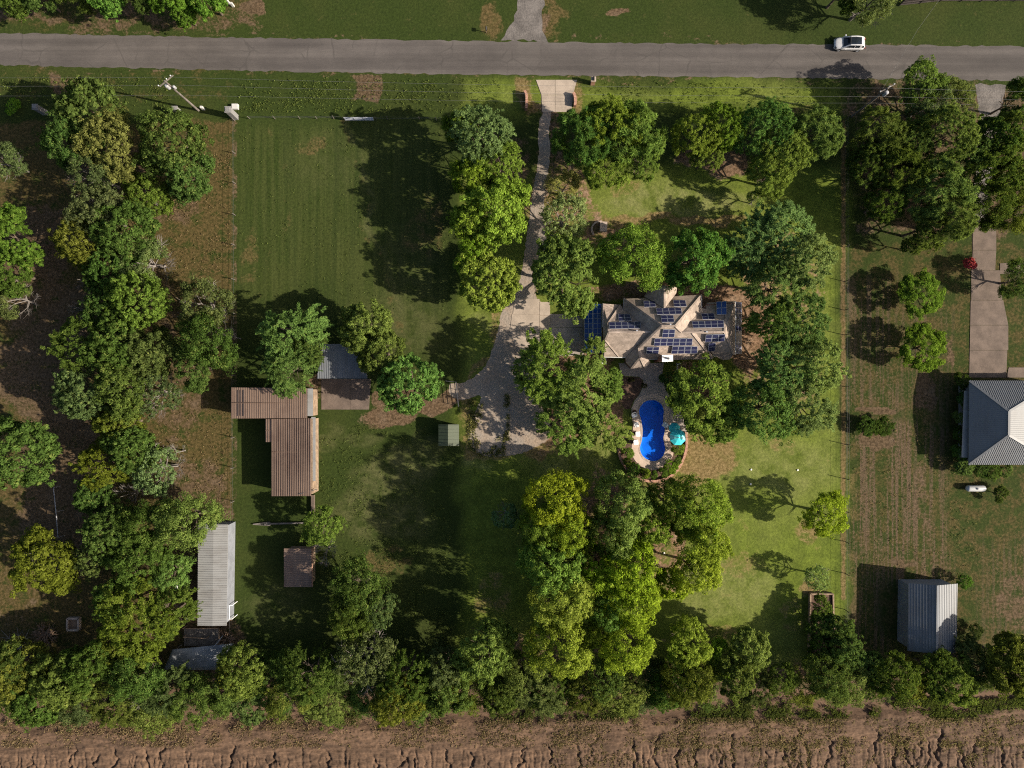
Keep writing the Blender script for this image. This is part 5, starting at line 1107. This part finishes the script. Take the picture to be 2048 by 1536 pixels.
TREES = [
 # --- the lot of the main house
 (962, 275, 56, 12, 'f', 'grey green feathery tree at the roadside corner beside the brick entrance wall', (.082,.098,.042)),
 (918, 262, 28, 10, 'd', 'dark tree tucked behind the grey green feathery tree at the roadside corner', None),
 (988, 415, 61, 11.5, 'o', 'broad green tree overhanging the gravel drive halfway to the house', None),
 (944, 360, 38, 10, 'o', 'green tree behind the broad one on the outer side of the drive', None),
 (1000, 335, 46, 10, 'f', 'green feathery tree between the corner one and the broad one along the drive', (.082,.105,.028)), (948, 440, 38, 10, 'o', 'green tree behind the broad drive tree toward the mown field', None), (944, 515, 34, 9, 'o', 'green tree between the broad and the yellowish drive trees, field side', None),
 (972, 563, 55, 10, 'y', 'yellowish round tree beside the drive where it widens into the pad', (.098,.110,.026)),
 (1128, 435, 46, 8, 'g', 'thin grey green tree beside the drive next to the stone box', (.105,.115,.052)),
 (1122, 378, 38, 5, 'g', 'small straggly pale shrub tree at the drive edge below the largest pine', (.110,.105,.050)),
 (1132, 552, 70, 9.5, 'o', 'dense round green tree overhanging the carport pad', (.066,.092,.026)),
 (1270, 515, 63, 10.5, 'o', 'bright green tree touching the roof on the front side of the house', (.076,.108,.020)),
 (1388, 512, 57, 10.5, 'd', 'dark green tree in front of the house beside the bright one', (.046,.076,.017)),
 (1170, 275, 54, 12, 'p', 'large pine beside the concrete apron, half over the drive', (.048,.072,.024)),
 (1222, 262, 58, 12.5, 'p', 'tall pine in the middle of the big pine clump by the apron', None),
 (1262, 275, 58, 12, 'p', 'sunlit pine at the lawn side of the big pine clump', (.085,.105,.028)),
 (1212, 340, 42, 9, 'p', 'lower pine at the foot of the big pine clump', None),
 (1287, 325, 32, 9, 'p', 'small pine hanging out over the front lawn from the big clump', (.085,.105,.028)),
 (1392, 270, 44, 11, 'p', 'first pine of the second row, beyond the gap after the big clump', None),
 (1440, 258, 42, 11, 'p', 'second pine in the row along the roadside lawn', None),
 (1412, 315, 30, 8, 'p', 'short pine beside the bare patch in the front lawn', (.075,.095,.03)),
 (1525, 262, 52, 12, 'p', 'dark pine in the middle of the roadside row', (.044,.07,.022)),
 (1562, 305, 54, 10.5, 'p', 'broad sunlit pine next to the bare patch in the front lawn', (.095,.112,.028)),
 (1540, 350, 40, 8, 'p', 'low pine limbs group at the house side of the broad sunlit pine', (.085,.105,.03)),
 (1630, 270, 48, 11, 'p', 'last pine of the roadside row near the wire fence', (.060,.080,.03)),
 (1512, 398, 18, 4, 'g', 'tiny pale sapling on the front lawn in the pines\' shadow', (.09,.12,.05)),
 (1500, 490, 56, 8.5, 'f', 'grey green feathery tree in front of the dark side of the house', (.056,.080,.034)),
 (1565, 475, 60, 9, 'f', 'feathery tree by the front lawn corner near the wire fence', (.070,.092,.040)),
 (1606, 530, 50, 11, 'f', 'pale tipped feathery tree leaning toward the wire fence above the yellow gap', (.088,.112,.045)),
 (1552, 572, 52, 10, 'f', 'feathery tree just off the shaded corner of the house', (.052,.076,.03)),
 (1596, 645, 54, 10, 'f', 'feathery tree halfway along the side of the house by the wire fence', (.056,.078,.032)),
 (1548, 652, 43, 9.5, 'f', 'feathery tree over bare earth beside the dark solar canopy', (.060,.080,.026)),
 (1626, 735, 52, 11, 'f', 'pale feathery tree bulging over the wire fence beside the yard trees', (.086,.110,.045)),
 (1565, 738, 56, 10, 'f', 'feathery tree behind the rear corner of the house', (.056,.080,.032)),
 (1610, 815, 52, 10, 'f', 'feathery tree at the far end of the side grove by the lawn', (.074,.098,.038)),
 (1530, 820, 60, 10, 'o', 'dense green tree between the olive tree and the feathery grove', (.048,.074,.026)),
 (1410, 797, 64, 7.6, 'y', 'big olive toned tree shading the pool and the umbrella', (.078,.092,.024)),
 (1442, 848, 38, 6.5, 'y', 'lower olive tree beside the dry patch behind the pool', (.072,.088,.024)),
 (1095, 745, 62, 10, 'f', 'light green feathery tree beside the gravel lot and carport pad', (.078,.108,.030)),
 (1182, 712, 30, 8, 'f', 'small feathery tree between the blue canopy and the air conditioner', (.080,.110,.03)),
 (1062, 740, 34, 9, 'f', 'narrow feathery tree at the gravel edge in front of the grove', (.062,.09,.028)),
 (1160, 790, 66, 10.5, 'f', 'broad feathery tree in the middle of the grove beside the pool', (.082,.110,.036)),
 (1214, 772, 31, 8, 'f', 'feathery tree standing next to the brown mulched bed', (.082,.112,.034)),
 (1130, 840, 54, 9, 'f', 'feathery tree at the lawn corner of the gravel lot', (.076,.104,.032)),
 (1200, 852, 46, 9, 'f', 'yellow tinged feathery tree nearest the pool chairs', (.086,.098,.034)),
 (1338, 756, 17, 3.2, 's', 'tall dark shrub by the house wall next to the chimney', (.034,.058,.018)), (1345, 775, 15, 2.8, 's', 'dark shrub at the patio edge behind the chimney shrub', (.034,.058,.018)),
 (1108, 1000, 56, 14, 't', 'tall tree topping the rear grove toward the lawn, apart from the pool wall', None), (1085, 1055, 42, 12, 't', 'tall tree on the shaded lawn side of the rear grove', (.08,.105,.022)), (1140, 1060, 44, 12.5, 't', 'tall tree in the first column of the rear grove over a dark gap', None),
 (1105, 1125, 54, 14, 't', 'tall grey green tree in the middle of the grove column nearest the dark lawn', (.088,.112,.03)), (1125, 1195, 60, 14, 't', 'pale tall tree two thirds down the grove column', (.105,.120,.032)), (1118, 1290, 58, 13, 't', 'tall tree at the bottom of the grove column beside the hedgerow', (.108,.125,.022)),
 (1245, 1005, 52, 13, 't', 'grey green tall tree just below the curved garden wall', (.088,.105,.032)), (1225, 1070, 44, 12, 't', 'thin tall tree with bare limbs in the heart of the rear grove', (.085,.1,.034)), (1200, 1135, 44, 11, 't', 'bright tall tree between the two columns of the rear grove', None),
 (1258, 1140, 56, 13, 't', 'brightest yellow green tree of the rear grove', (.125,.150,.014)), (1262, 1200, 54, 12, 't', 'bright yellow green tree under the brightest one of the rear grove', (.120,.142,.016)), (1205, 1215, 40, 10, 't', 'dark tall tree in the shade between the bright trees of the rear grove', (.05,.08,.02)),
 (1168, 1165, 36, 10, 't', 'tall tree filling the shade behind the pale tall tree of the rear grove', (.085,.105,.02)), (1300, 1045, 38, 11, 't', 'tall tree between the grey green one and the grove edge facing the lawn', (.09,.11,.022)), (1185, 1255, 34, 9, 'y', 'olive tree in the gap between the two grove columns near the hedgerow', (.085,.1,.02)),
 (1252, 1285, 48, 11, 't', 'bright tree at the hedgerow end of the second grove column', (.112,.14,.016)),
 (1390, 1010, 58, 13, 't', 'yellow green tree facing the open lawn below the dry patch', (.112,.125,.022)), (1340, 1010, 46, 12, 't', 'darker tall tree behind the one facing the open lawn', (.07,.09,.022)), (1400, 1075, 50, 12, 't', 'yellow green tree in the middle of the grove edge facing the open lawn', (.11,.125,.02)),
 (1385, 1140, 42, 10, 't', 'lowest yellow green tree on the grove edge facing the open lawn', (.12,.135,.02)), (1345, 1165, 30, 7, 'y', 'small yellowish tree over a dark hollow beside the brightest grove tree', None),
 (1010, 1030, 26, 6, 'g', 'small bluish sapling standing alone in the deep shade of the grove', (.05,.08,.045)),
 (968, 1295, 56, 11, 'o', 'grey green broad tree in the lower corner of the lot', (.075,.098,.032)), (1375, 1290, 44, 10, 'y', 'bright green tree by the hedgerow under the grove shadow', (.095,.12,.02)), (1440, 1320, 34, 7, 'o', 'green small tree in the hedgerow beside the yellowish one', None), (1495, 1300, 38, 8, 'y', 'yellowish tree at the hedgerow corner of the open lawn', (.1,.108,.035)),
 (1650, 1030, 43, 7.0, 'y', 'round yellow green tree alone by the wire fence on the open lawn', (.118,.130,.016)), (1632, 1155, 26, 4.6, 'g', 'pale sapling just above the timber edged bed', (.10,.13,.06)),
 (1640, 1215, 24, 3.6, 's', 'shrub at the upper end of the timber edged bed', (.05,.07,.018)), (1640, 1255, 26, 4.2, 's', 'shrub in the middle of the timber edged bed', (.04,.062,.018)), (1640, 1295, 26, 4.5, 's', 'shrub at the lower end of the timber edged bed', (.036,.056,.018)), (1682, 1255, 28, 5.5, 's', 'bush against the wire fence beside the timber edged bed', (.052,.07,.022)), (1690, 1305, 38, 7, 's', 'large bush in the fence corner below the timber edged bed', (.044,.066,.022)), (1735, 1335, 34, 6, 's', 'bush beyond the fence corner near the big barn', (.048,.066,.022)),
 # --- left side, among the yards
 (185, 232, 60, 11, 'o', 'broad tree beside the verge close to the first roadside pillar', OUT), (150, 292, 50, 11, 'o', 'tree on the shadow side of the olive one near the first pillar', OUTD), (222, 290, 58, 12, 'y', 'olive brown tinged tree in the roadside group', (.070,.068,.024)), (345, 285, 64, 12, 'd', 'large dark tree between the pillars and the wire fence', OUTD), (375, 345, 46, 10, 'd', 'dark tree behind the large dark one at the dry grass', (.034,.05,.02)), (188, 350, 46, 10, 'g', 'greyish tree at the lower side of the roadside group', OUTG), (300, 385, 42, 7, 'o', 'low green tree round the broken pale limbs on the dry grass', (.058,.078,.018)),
 (15, 325, 34, 7, 'g', 'thin tree at the picture edge in the shade of the roadside group', OUTG), (30, 475, 56, 11, 'o', 'round green tree at the picture edge across the dirt clearing', (.040,.060,.014)), (15, 545, 44, 9, 'o', 'green tree at the picture edge under the round one', OUT), (30, 600, 36, 7, 'g', 'thin tree at the picture edge below the dirt clearing', OUTG),
 (200, 430, 56, 10, 'g', 'grey twigged tree at the top of the long wood beside the dry grass', OUTG), (165, 490, 42, 10, 'o', 'yellowish tree on the dirt side of the long wood', OUTY), (255, 470, 56, 10, 'o', 'broad tree at the dry grass side of the long wood', OUT), (290, 520, 56, 9, 'g', 'pale grey tree reaching over the dry grass from the long wood', (.064,.078,.04)), (225, 545, 44, 9, 'd', 'dark tree in the shade of the pale grey one', OUTD), (280, 600, 54, 11, 'o', 'rounded green tree in the middle of the long wood', (.052,.076,.018)), (215, 620, 44, 9, 'd', 'dark tree beside the bare forked limbs', OUTD),
 (165, 690, 52, 10, 'f', 'feathery tree on the dirt side of the long wood', OUT), (235, 690, 58, 11, 'o', 'large tree in the wood level with the small metal shed', OUT), (300, 700, 50, 10, 'o', 'tree on the open side of the wood level with the small metal shed', OUTG), (412, 612, 52, 10, 'g', 'greyish tree at the wire fence beside the mown field', OUTG), (420, 680, 54, 11, 'o', 'broad tree overhanging the wire fence beside the tan barn', OUT), (390, 735, 40, 9, 'o', 'tree at the corner of the tan barn\'s long shadow', OUT),
 (180, 785, 56, 10, 'o', 'broad tree at the dirt side level with the tan barn', OUTG), (250, 780, 56, 11, 'o', 'large tree in the wood level with the tan barn', OUT), (315, 790, 46, 9, 'g', 'thin tree at the edge of the dry grass facing the tan barn', OUTG), (240, 845, 44, 9, 'y', 'yellow green tree in the wood above the frond like one', OUTY), (45, 905, 62, 11, 'o', 'large round dark green tree at the picture edge across the dirt', OUT), (210, 930, 46, 9, 'f', 'frond like yellowish tree with long radiating sprays', (.062,.064,.013)), (265, 895, 46, 10, 'o', 'green tree beside the frond like one', OUT), (315, 940, 48, 9, 'g', 'pale grey green tree reaching onto the dry grass below the barn shadow', (.06,.08,.04)), (190, 985, 34, 8, 'o', 'small green tree beside the thin metal rail', OUTD),
 (372, 1040, 58, 11, 'y', 'broad olive tree leaning over the trailer roof', (.062,.078,.022)), (292, 1050, 52, 10, 'o', 'tree next to the olive one above the trailer', OUT), (225, 1065, 50, 10, 'o', 'tree near the lower end of the thin metal rail', OUT), (275, 1120, 54, 10, 'o', 'green tree on bare earth level with the trailer', OUT), (190, 1110, 36, 8, 'g', 'thin tree on the dirt side near the yellow one', OUTG), (82, 1128, 60, 9, 'y', 'yellow leaved tree with bare grey branches at its crown', (.062,.060,.013)), (345, 1150, 36, 8, 'o', 'tree beside the white bench', (.054,.082,.024)),
 (285, 1240, 72, 11, 'f', 'large tree with combed yellow green sprays above the hedgerow', (.056,.068,.014)), (340, 1225, 44, 10, 'f', 'combed leafy tree leaning over the work table', (.050,.064,.014)), (235, 1200, 40, 9, 'o', 'tree behind the large combed one near the bare twigs', OUT), (235, 1285, 40, 8, 'f', 'smaller combed leafy tree at the hedgerow', OUTY),
 (583, 670, 58, 11, 'f', 'leafy tree over the mown field edge beside the small metal shed', (.058,.082,.026)), (580, 735, 48, 10, 'f', 'leafy tree whose limbs hang over the tan barn roof', (.058,.082,.026)), (620, 700, 34, 9, 'f', 'narrow leafy tree against the small metal shed', OUT), (735, 655, 46, 9, 'y', 'brownish green tree beside the small metal shed', (.066,.074,.024)), (765, 705, 46, 8, 'y', 'brown tinged tree between the shed and the round dark one', (.064,.070,.024)), (818, 765, 54, 9, 'o', 'round dark green tree beside the reddish track', (.050,.080,.022)),
 (645, 1050, 38, 6.5, 'o', 'small round tree at the end of the long timber beam', (.050,.076,.018)), (648, 1104, 24, 5, 'k', 'bare pale tree beside the small brown roofed shed', None),
 (720, 1180, 54, 10, 'o', 'tall leafy tree on the grass below the small brown roofed shed', OUT), (705, 1225, 46, 10, 'o', 'leafy tree under the tall one near the brown roofed shed', OUT), (750, 1215, 40, 9, 'o', 'leafy tree on the boundary side of the tall one', OUTG), (735, 1310, 58, 10, 'g', 'greyish tree in the hedgerow where it bulges onto the grass', OUTG),
 # --- beyond the fence
 (1842, 172, 44, 8, 'o', 'leafy tree hanging over the road shoulder past the utility pole', (.05,.075,.02)), (1895, 205, 46, 8, 'g', 'brown twigged tree beside the neighbour track', (.062,.064,.03)), (1855, 205, 44, 8, 'g', 'straggly tree under the overhead wires past the utility pole', (.06,.066,.03)), (2030, 200, 34, 8, 'o', 'tree at the picture edge where the neighbour track meets the road', OUTD),
 (1752, 268, 46, 11, 'p', 'pine just beyond the wire fence under the utility pole', OUTP), (1745, 330, 44, 10, 'p', 'pine beside the wire fence behind the first one', OUTP), (1800, 345, 48, 11, 'p', 'pine in the shaded stand beside the bare pine litter', OUTP), (1820, 290, 44, 10, 'p', 'pine in the front of the shaded stand facing the road', (.04,.056,.021)), (1885, 275, 54, 12, 'p', 'tall pine beside the neighbour track near the wires', (.058,.07,.022)), (1925, 310, 40, 10, 'p', 'pine crowding the neighbour track', (.04,.056,.021)), (1990, 290, 46, 10, 'd', 'dark tree across the neighbour track near the road', OUTD), (2030, 270, 42, 10, 'p', 'pine at the picture edge across the neighbour track', OUTP), (1985, 350, 52, 11, 'p', 'pine leaning over the neighbour track', OUTP), (2035, 360, 44, 10, 'p', 'pine at the picture edge behind the leaning one', OUTP),
 (1870, 385, 56, 12, 'p', 'largest pine of the stand above the open grass', (.054,.070,.026)), (1895, 435, 46, 11, 'p', 'sunlit pine at the corner of the concrete driveway', (.058,.072,.028)), (1850, 455, 42, 9, 'p', 'low pine at the edge of the open grass', OUTP), (1822, 490, 20, 5, 'p', 'little pine at the tip of the stand on the open grass', OUTP), (1770, 405, 36, 9, 'p', 'pine in the dark middle of the stand beside the fence', OUTD), (2025, 430, 42, 9, 'y', 'yellowish tree at the picture edge by the concrete driveway', OUTY), (1975, 410, 44, 10, 'd', 'dark tree at the head of the concrete driveway', OUTD),
 (1840, 590, 39, 4.4, 'o', 'first of two round green yard trees, nearer the pines', (.060,.092,.016)), (1843, 697, 41, 4.6, 'o', 'second of two round green yard trees, nearer the hip roofed house', (.060,.092,.016)), (2032, 560, 34, 5.5, 'o', 'leafy tree at the picture edge beside the dark part of the driveway', OUT), (1939, 528, 12, 2.6, 'i', 'pink flowering shrub beside the concrete driveway', None), (2000, 988, 16, 2.0, 's', 'round dark bush near the propane tank', OUTD), (1928, 1163, 16, 2.2, 's', 'bright bush at the corner of the big barn', (.05,.085,.02)), (1947, 1262, 17, 1.6, 's', 'dark round bush on the dry yard beside the big barn', (.022,.028,.014)),
 # --- across the road
 (25, -8, 36, 7, 'o', 'tree across the road in the picture corner', OUT), (80, -10, 32, 7, 'o', 'second tree across the road from the corner', OUT), (150, -12, 34, 7, 'd', 'dark tree across the road, third from the corner', OUTD), (215, -8, 34, 8, 'o', 'tree across the road, fourth from the corner', (.05,.085,.02)), (270, -14, 32, 8, 'o', 'tree across the road beside the hanging one', OUT), (345, 2, 36, 8, 'o', 'tree hanging out across the road toward the asphalt', (.052,.088,.018)), (372, 28, 24, 5, 'o', 'low tree nearest the asphalt across the road', (.052,.088,.018)), (415, -8, 36, 8, 'o', 'last tree of the row across the road', (.052,.088,.018)), (1738, -2, 46, 9, 'g', 'thin leaved tree across the road above the parked car', (.056,.062,.026)), (1690, -28, 40, 9, 'o', 'tree half out of view across the road above the car', OUTD), (1545, -55, 60, 10, 'o', 'tree out past the picture edge that shades the far verge', OUTD),
]
hedge_w = ['corner of the picture', 'brush pile', 'well box', 'combed leafy tree', 'tarpaulin shelter', 'trailer', 'wire fence end', 'brown roofed shed', 'bulging greyish tree', 'reddish grass', 'lot corner', 'first grove column', 'second grove column', 'bright hedgerow tree', 'yellowish hedge tree', 'open lawn', 'timber edged bed', 'fence corner', 'big barn', 'dark round bush', 'far picture corner']
hx = [(-10,1360,62),(45,1345,48),(70,1400,58),(125,1365,54),(160,1410,50),(185,1345,44),(225,1395,56),(275,1360,46),(300,1412,50),(345,1388,44),(390,1410,48),(455,1352,34),(440,1392,54),(490,1345,44),(500,1405,48),(545,1375,52),(590,1405,46),(620,1360,48),(665,1400,50),(690,1350,44),(740,1385,50),(790,1405,46),(820,1360,50),(850,1398,42),(885,1340,40),(905,1385,46),(955,1378,48),(1005,1392,42),(1040,1355,40),(1065,1388,44),(1115,1382,44),(1160,1395,40),(1205,1370,42),(1240,1388,42),(1290,1378,44),(1335,1390,40),(1375,1368,42),(1420,1386,40),(1465,1372,42),(1510,1386,38),(1555,1372,40),(1600,1384,40),(1645,1368,42),(1690,1380,40),(1735,1385,38),(1775,1368,40),(1820,1380,42),(1862,1362,40),(1905,1378,42),(1945,1352,40),(1985,1372,42),(2025,1350,44),(2060,1380,40)]
near = [(20,'the picture corner'),(95,'the brush pile'),(150,'the well box'),(285,'the combed leafy tree'),(385,'the tarpaulin shelter'),(470,'the wire fence end'),(596,'the brown roofed shed'),(735,'the bulging greyish tree'),(830,'the shaded boundary grass'),(968,'the lot corner tree'),(1118,'the first grove column'),(1252,'the second grove column'),(1375,'the bright hedgerow tree'),(1495,'the yellowish hedge tree'),(1570,'the open lawn'),(1640,'the timber edged bed'),(1735,'the fence corner bush'),(1860,'the big barn'),(1947,'the dark round bush'),(2048,'the far picture corner')]
used = {}
for n, (x, y, r_) in enumerate(hx):
    row = 'clay bank side' if y > 1372 else 'grass side'; best = min(near, key=lambda q: abs(q[0] - x))[1]
    side = 'just before' if x < min(near, key=lambda q: abs(q[0] - x))[0] - 12 else 'just past' if x > min(near, key=lambda q: abs(q[0] - x))[0] + 12 else 'straight below'
    lb = f'hedgerow tree on the {row}, {side} {best}'
    used[lb] = used.get(lb, 0) + 1
    if used[lb] > 1: lb = f'hedgerow tree on the {row}, {["", "", "second", "third", "fourth"][used[lb]]} one {side} {best}'
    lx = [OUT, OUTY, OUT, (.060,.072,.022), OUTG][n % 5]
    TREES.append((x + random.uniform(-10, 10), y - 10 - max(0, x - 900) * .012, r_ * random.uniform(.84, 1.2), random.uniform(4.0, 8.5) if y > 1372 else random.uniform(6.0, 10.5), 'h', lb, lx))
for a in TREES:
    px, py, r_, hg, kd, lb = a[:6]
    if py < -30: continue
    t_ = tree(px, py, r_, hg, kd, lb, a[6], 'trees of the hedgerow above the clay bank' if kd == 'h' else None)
# scrub along the foot of the hedgerow, low plants round the pool, shrubs by the hip roofed house
for i, (x, y, s, lb) in enumerate([(1256,905,12,'plant at the start of the ring bed, beside the last pool chair'),(1258,925,11,'ring bed plant second from the pool chairs'),(1266,938,13,'ring bed plant at the outer turn toward the grove'),(1291,946,11,'ring bed plant at the very bottom of the curve'),(1327,945,10,'bright ring bed plant past the bottom of the curve'),(1341,934,14,'large ring bed plant in the sun'),(1355,922,9,'small ring bed plant between the large one and the umbrella'),(1356,899,13,'ring bed plant just under the umbrella'),(1308,950,8,'smallest ring bed plant in shade at the bottom')]):
    tree(x, y, s, 1.5, 's', lb, (.085,.105,.018) if i % 2 else (.06,.09,.02), 'plants in the ring bed by the pool', 'plant')
for x, y, s, lb in [(1732,853,19,'first shrub of the short clipped hedge on the dry yard'),(1752,853,18,'middle shrub of the short clipped hedge on the dry yard'),(1772,853,18,'last shrub of the short clipped hedge on the dry yard')]: tree(x, y, s, 1.9, 's', lb, OUTD, 'shrubs of the short hedge')
for n, (x, y, s) in enumerate([(1926,762,18),(1928,800,16),(1924,835,17),(1926,870,18),(1920,905,18),(1930,932,20),(1958,938,18),(1985,944,18),(2008,940,16)]):
    tree(x, y, s, 2.4, 's', ['shrub at the driveway corner of the hip roofed house','shrub second along the hip roofed house wall','shrub midway along the hip roofed house wall','shrub fourth along the hip roofed house wall','shrub fifth along the hip roofed house wall','bushy shrub at the lower corner of the hip roofed house','shrub past the lower corner of the hip roofed house','pale shrub along the lower wall of the hip roofed house','last shrub along the lower wall, toward the picture edge'][n], [OUTD, (.04,.065,.02), (.06,.078,.03)][n % 3], 'shrubs round the hip roofed house')
for x, y, s, lb in [(25,213,16,'bright shrub at the verge beside the first pillar'),(1288,771,6,'small dark shrub in the brown mulched bed'),(1262,760,6,'tiny shrub at the upper edge of the mulched bed')]: tree(x, y, s, 1.2, 's', lb, (.07,.1,.015) if x < 100 else (.03,.03,.016))
for x, y, s, hg, lb in [(218,486,24,9,'bare grey dead tree poking out of the wood top'),(170,560,26,8,'bare forked limbs rising from the wood toward the dirt'),(162,622,24,7,'bare brown twiggy tree on the dirt side of the wood'),(180,700,20,9,'small bare twigs in the feathery part of the wood'),(450,672,18,9,'bare pale spray of twigs over the wire fence'),(212,1195,26,7,'bare bushy twigs above the combed tree'),(85,1105,34,9,'grey bare crown rising out of the yellow leaved tree'),(350,905,22,5,'leafless pale bush on the dry grass'),(260,985,20,8,'bare pink grey limbs beside the frond like tree'),(195,1345,18,8,'bare pale limbs in the hedgerow below the combed tree'),(280,1390,18,9,'grey bare fork inside the hedgerow near the shelter'),(735,1370,24,8,'bare grey tree in the hedgerow below the bulging tree'),(1328,1085,14,7,'bare twigs beside the hollow in the rear grove'),(1378,1160,16,6,'bare pale branch at the lawn edge of the rear grove')]:
    tree(x, y, s, hg, 'k', lb)
# fallen limbs and brush
def limbs(name, label, px, py, n, L, mat, spread=(0, 6.28), up=.25, cat='dead branches'):
    q = P(px, py); t = thing(name, label, cat, q)
    for k in range(n):
        a = random.uniform(*spread); l = L * random.uniform(.5, 1); p0 = q + Vector((random.uniform(-.3,.3), random.uniform(-.3,.3), .1)); d = Vector((math.cos(a), math.sin(a), random.uniform(.02, up)))
        mb = MB(); pm = p0 + d * l * .5 + Vector((random.uniform(-.2,.2), random.uniform(-.2,.2), .12)); mb.tube([p0, pm, p0 + d * l], [.09, .06, .02], 5)
        for s in (-1, 1): mb.tube([pm, pm + Vector((math.cos(a + s*.7), math.sin(a + s*.7), .15)) * l * .4], [.045, .015], 4, cap=False)
        mb.build('branch', mat, t)
limbs('fallen_limb', 'fallen pale forked limb lying across the dry grass', 336, 422, 6, 6.5, M['grey_bark'], (2.3, 3.3), .2, 'fallen limb')
limbs('brush_pile', 'brown pile of dead brush in the clearing above the hedgerow', 92, 1268, 46, 2.6, M['brush'], (0, 6.28), .55, 'brush pile')
limbs('fallen_limb', 'scattered dead limbs in the shade at the picture edge below the brush pile', 40, 1295, 9, 3.6, M['grey_bark'], (0, 3.1), .2, 'fallen limb')
limbs('fallen_limb', 'dead brush heap beside the leafy hedge near the tarpaulin shelter', 455, 1275, 12, 1.8, M['brush'], (0, 6.28), .3, 'brush')
limbs('fallen_limb', 'bleached limbs under the greyish trees at the wood top', 218, 428, 10, 2.6, M['grey_bark'], (0, 6.28), .3, 'fallen limb')
# low scrub and tall grass nobody could count: foot of the hedgerow, ditches, fence lines
def tufts(name, spots, mat_tint, seed, size=(.25, .6)):
    r = np.random.default_rng(seed); n = len(spots); k = 7
    ci = np.repeat(np.arange(n), k); c = np.array(spots)[ci] + np.stack([r.normal(0, .13, n*k), r.normal(0, .13, n*k), r.uniform(.04, .22, n*k)], 1)
    ax = unit(np.stack([r.normal(0, .8, n*k), r.normal(0, .8, n*k), r.uniform(.3, 1, n*k)], 1)); nr = unit(np.cross(ax, r.normal(size=ax.shape)))
    V, F = leaf_quads(c, nr, ax, r.uniform(*size, n*k), r.uniform(.05, .13, n*k))
    o = np_mesh(name, V, F, M['leaf'], tone=np.repeat(r.uniform(0, 1, n*k), 4)); o.color = (*mat_tint, 1); o['kind'] = 'stuff'; o['label'] = 'untidy low growth'; return o
r = np.random.default_rng(99); sp = []
def scatter(n, x0, y0, x1, y1, cl=.3):
    xs = r.uniform(x0, x1, n * 3); ys = r.uniform(y0, y1, n * 3); f = fbm(xs * .035 + 9, ys * .035, 55); k = np.argsort(-f + r.uniform(0, cl, n * 3))[:n]
    return [tuple(P(a, b)) for a, b in zip(xs[k], ys[k])]
tufts('scrub', [(a[0], a[1], a[2] + .35) for a in scatter(5200, -60, 1395, 2110, 1446)], (.040,.048,.014), 1, (.3, .8))
tufts('ditch_grass', scatter(700, 478, 160, 1000, 225, .9) + scatter(500, 1180, 165, 1690, 235, .9) + scatter(350, 0, 155, 340, 215, .9), (.065,.080,.02), 2, (.10, .24))
tufts('field_grass', scatter(800, 640, 850, 905, 1080, .5) + scatter(420, 480, 240, 900, 620, .9) + scatter(1500, 650, 1080, 900, 1300, .3), (.060,.072,.020), 3, (.08, .16))
tufts('dry_grass', scatter(300, 1700, 860, 1960, 1180, .9) + scatter(350, 300, 800, 462, 1040, .8) + scatter(350, 330, 300, 462, 560, .8), (.11,.080,.042), 5, (.08, .18))
tufts('bank_grass', [(a[0], a[1], a[2] + .55) for a in scatter(6500, -40, 1432, 2090, 1490, .5)] + [(a[0], a[1], a[2] + .5) for a in scatter(1800, 1100, 1480, 2090, 1545, .4)], (.11,.075,.045), 7, (.12, .34))
tufts('gravel_weeds', scatter(260, 935, 800, 965, 905, .2) + scatter(160, 950, 870, 1010, 912, .2) + scatter(120, 1008, 780, 1018, 880, .2), (.09,.085,.03), 6, (.15, .4))
# loose pale scraps on the lawn
for x, y, lb in [(1502,939,'small white speck of litter on the open lawn, nearest the grove'),(1595,940,'small white speck of litter on the open lawn, nearest the fence'),(1501,968,'small white speck of litter lying in the tree shadow on the lawn'),(1328,1106,'small white speck of litter under the rear grove')]:
    mb = MB(); mb.lathe([(.01,.14),(.1,.13),(.15,.06),(.13,.01)], P(x, y), 8); tag(mb.build('litter', M['white']), lb, 'litter', 'white specks on the lawn')
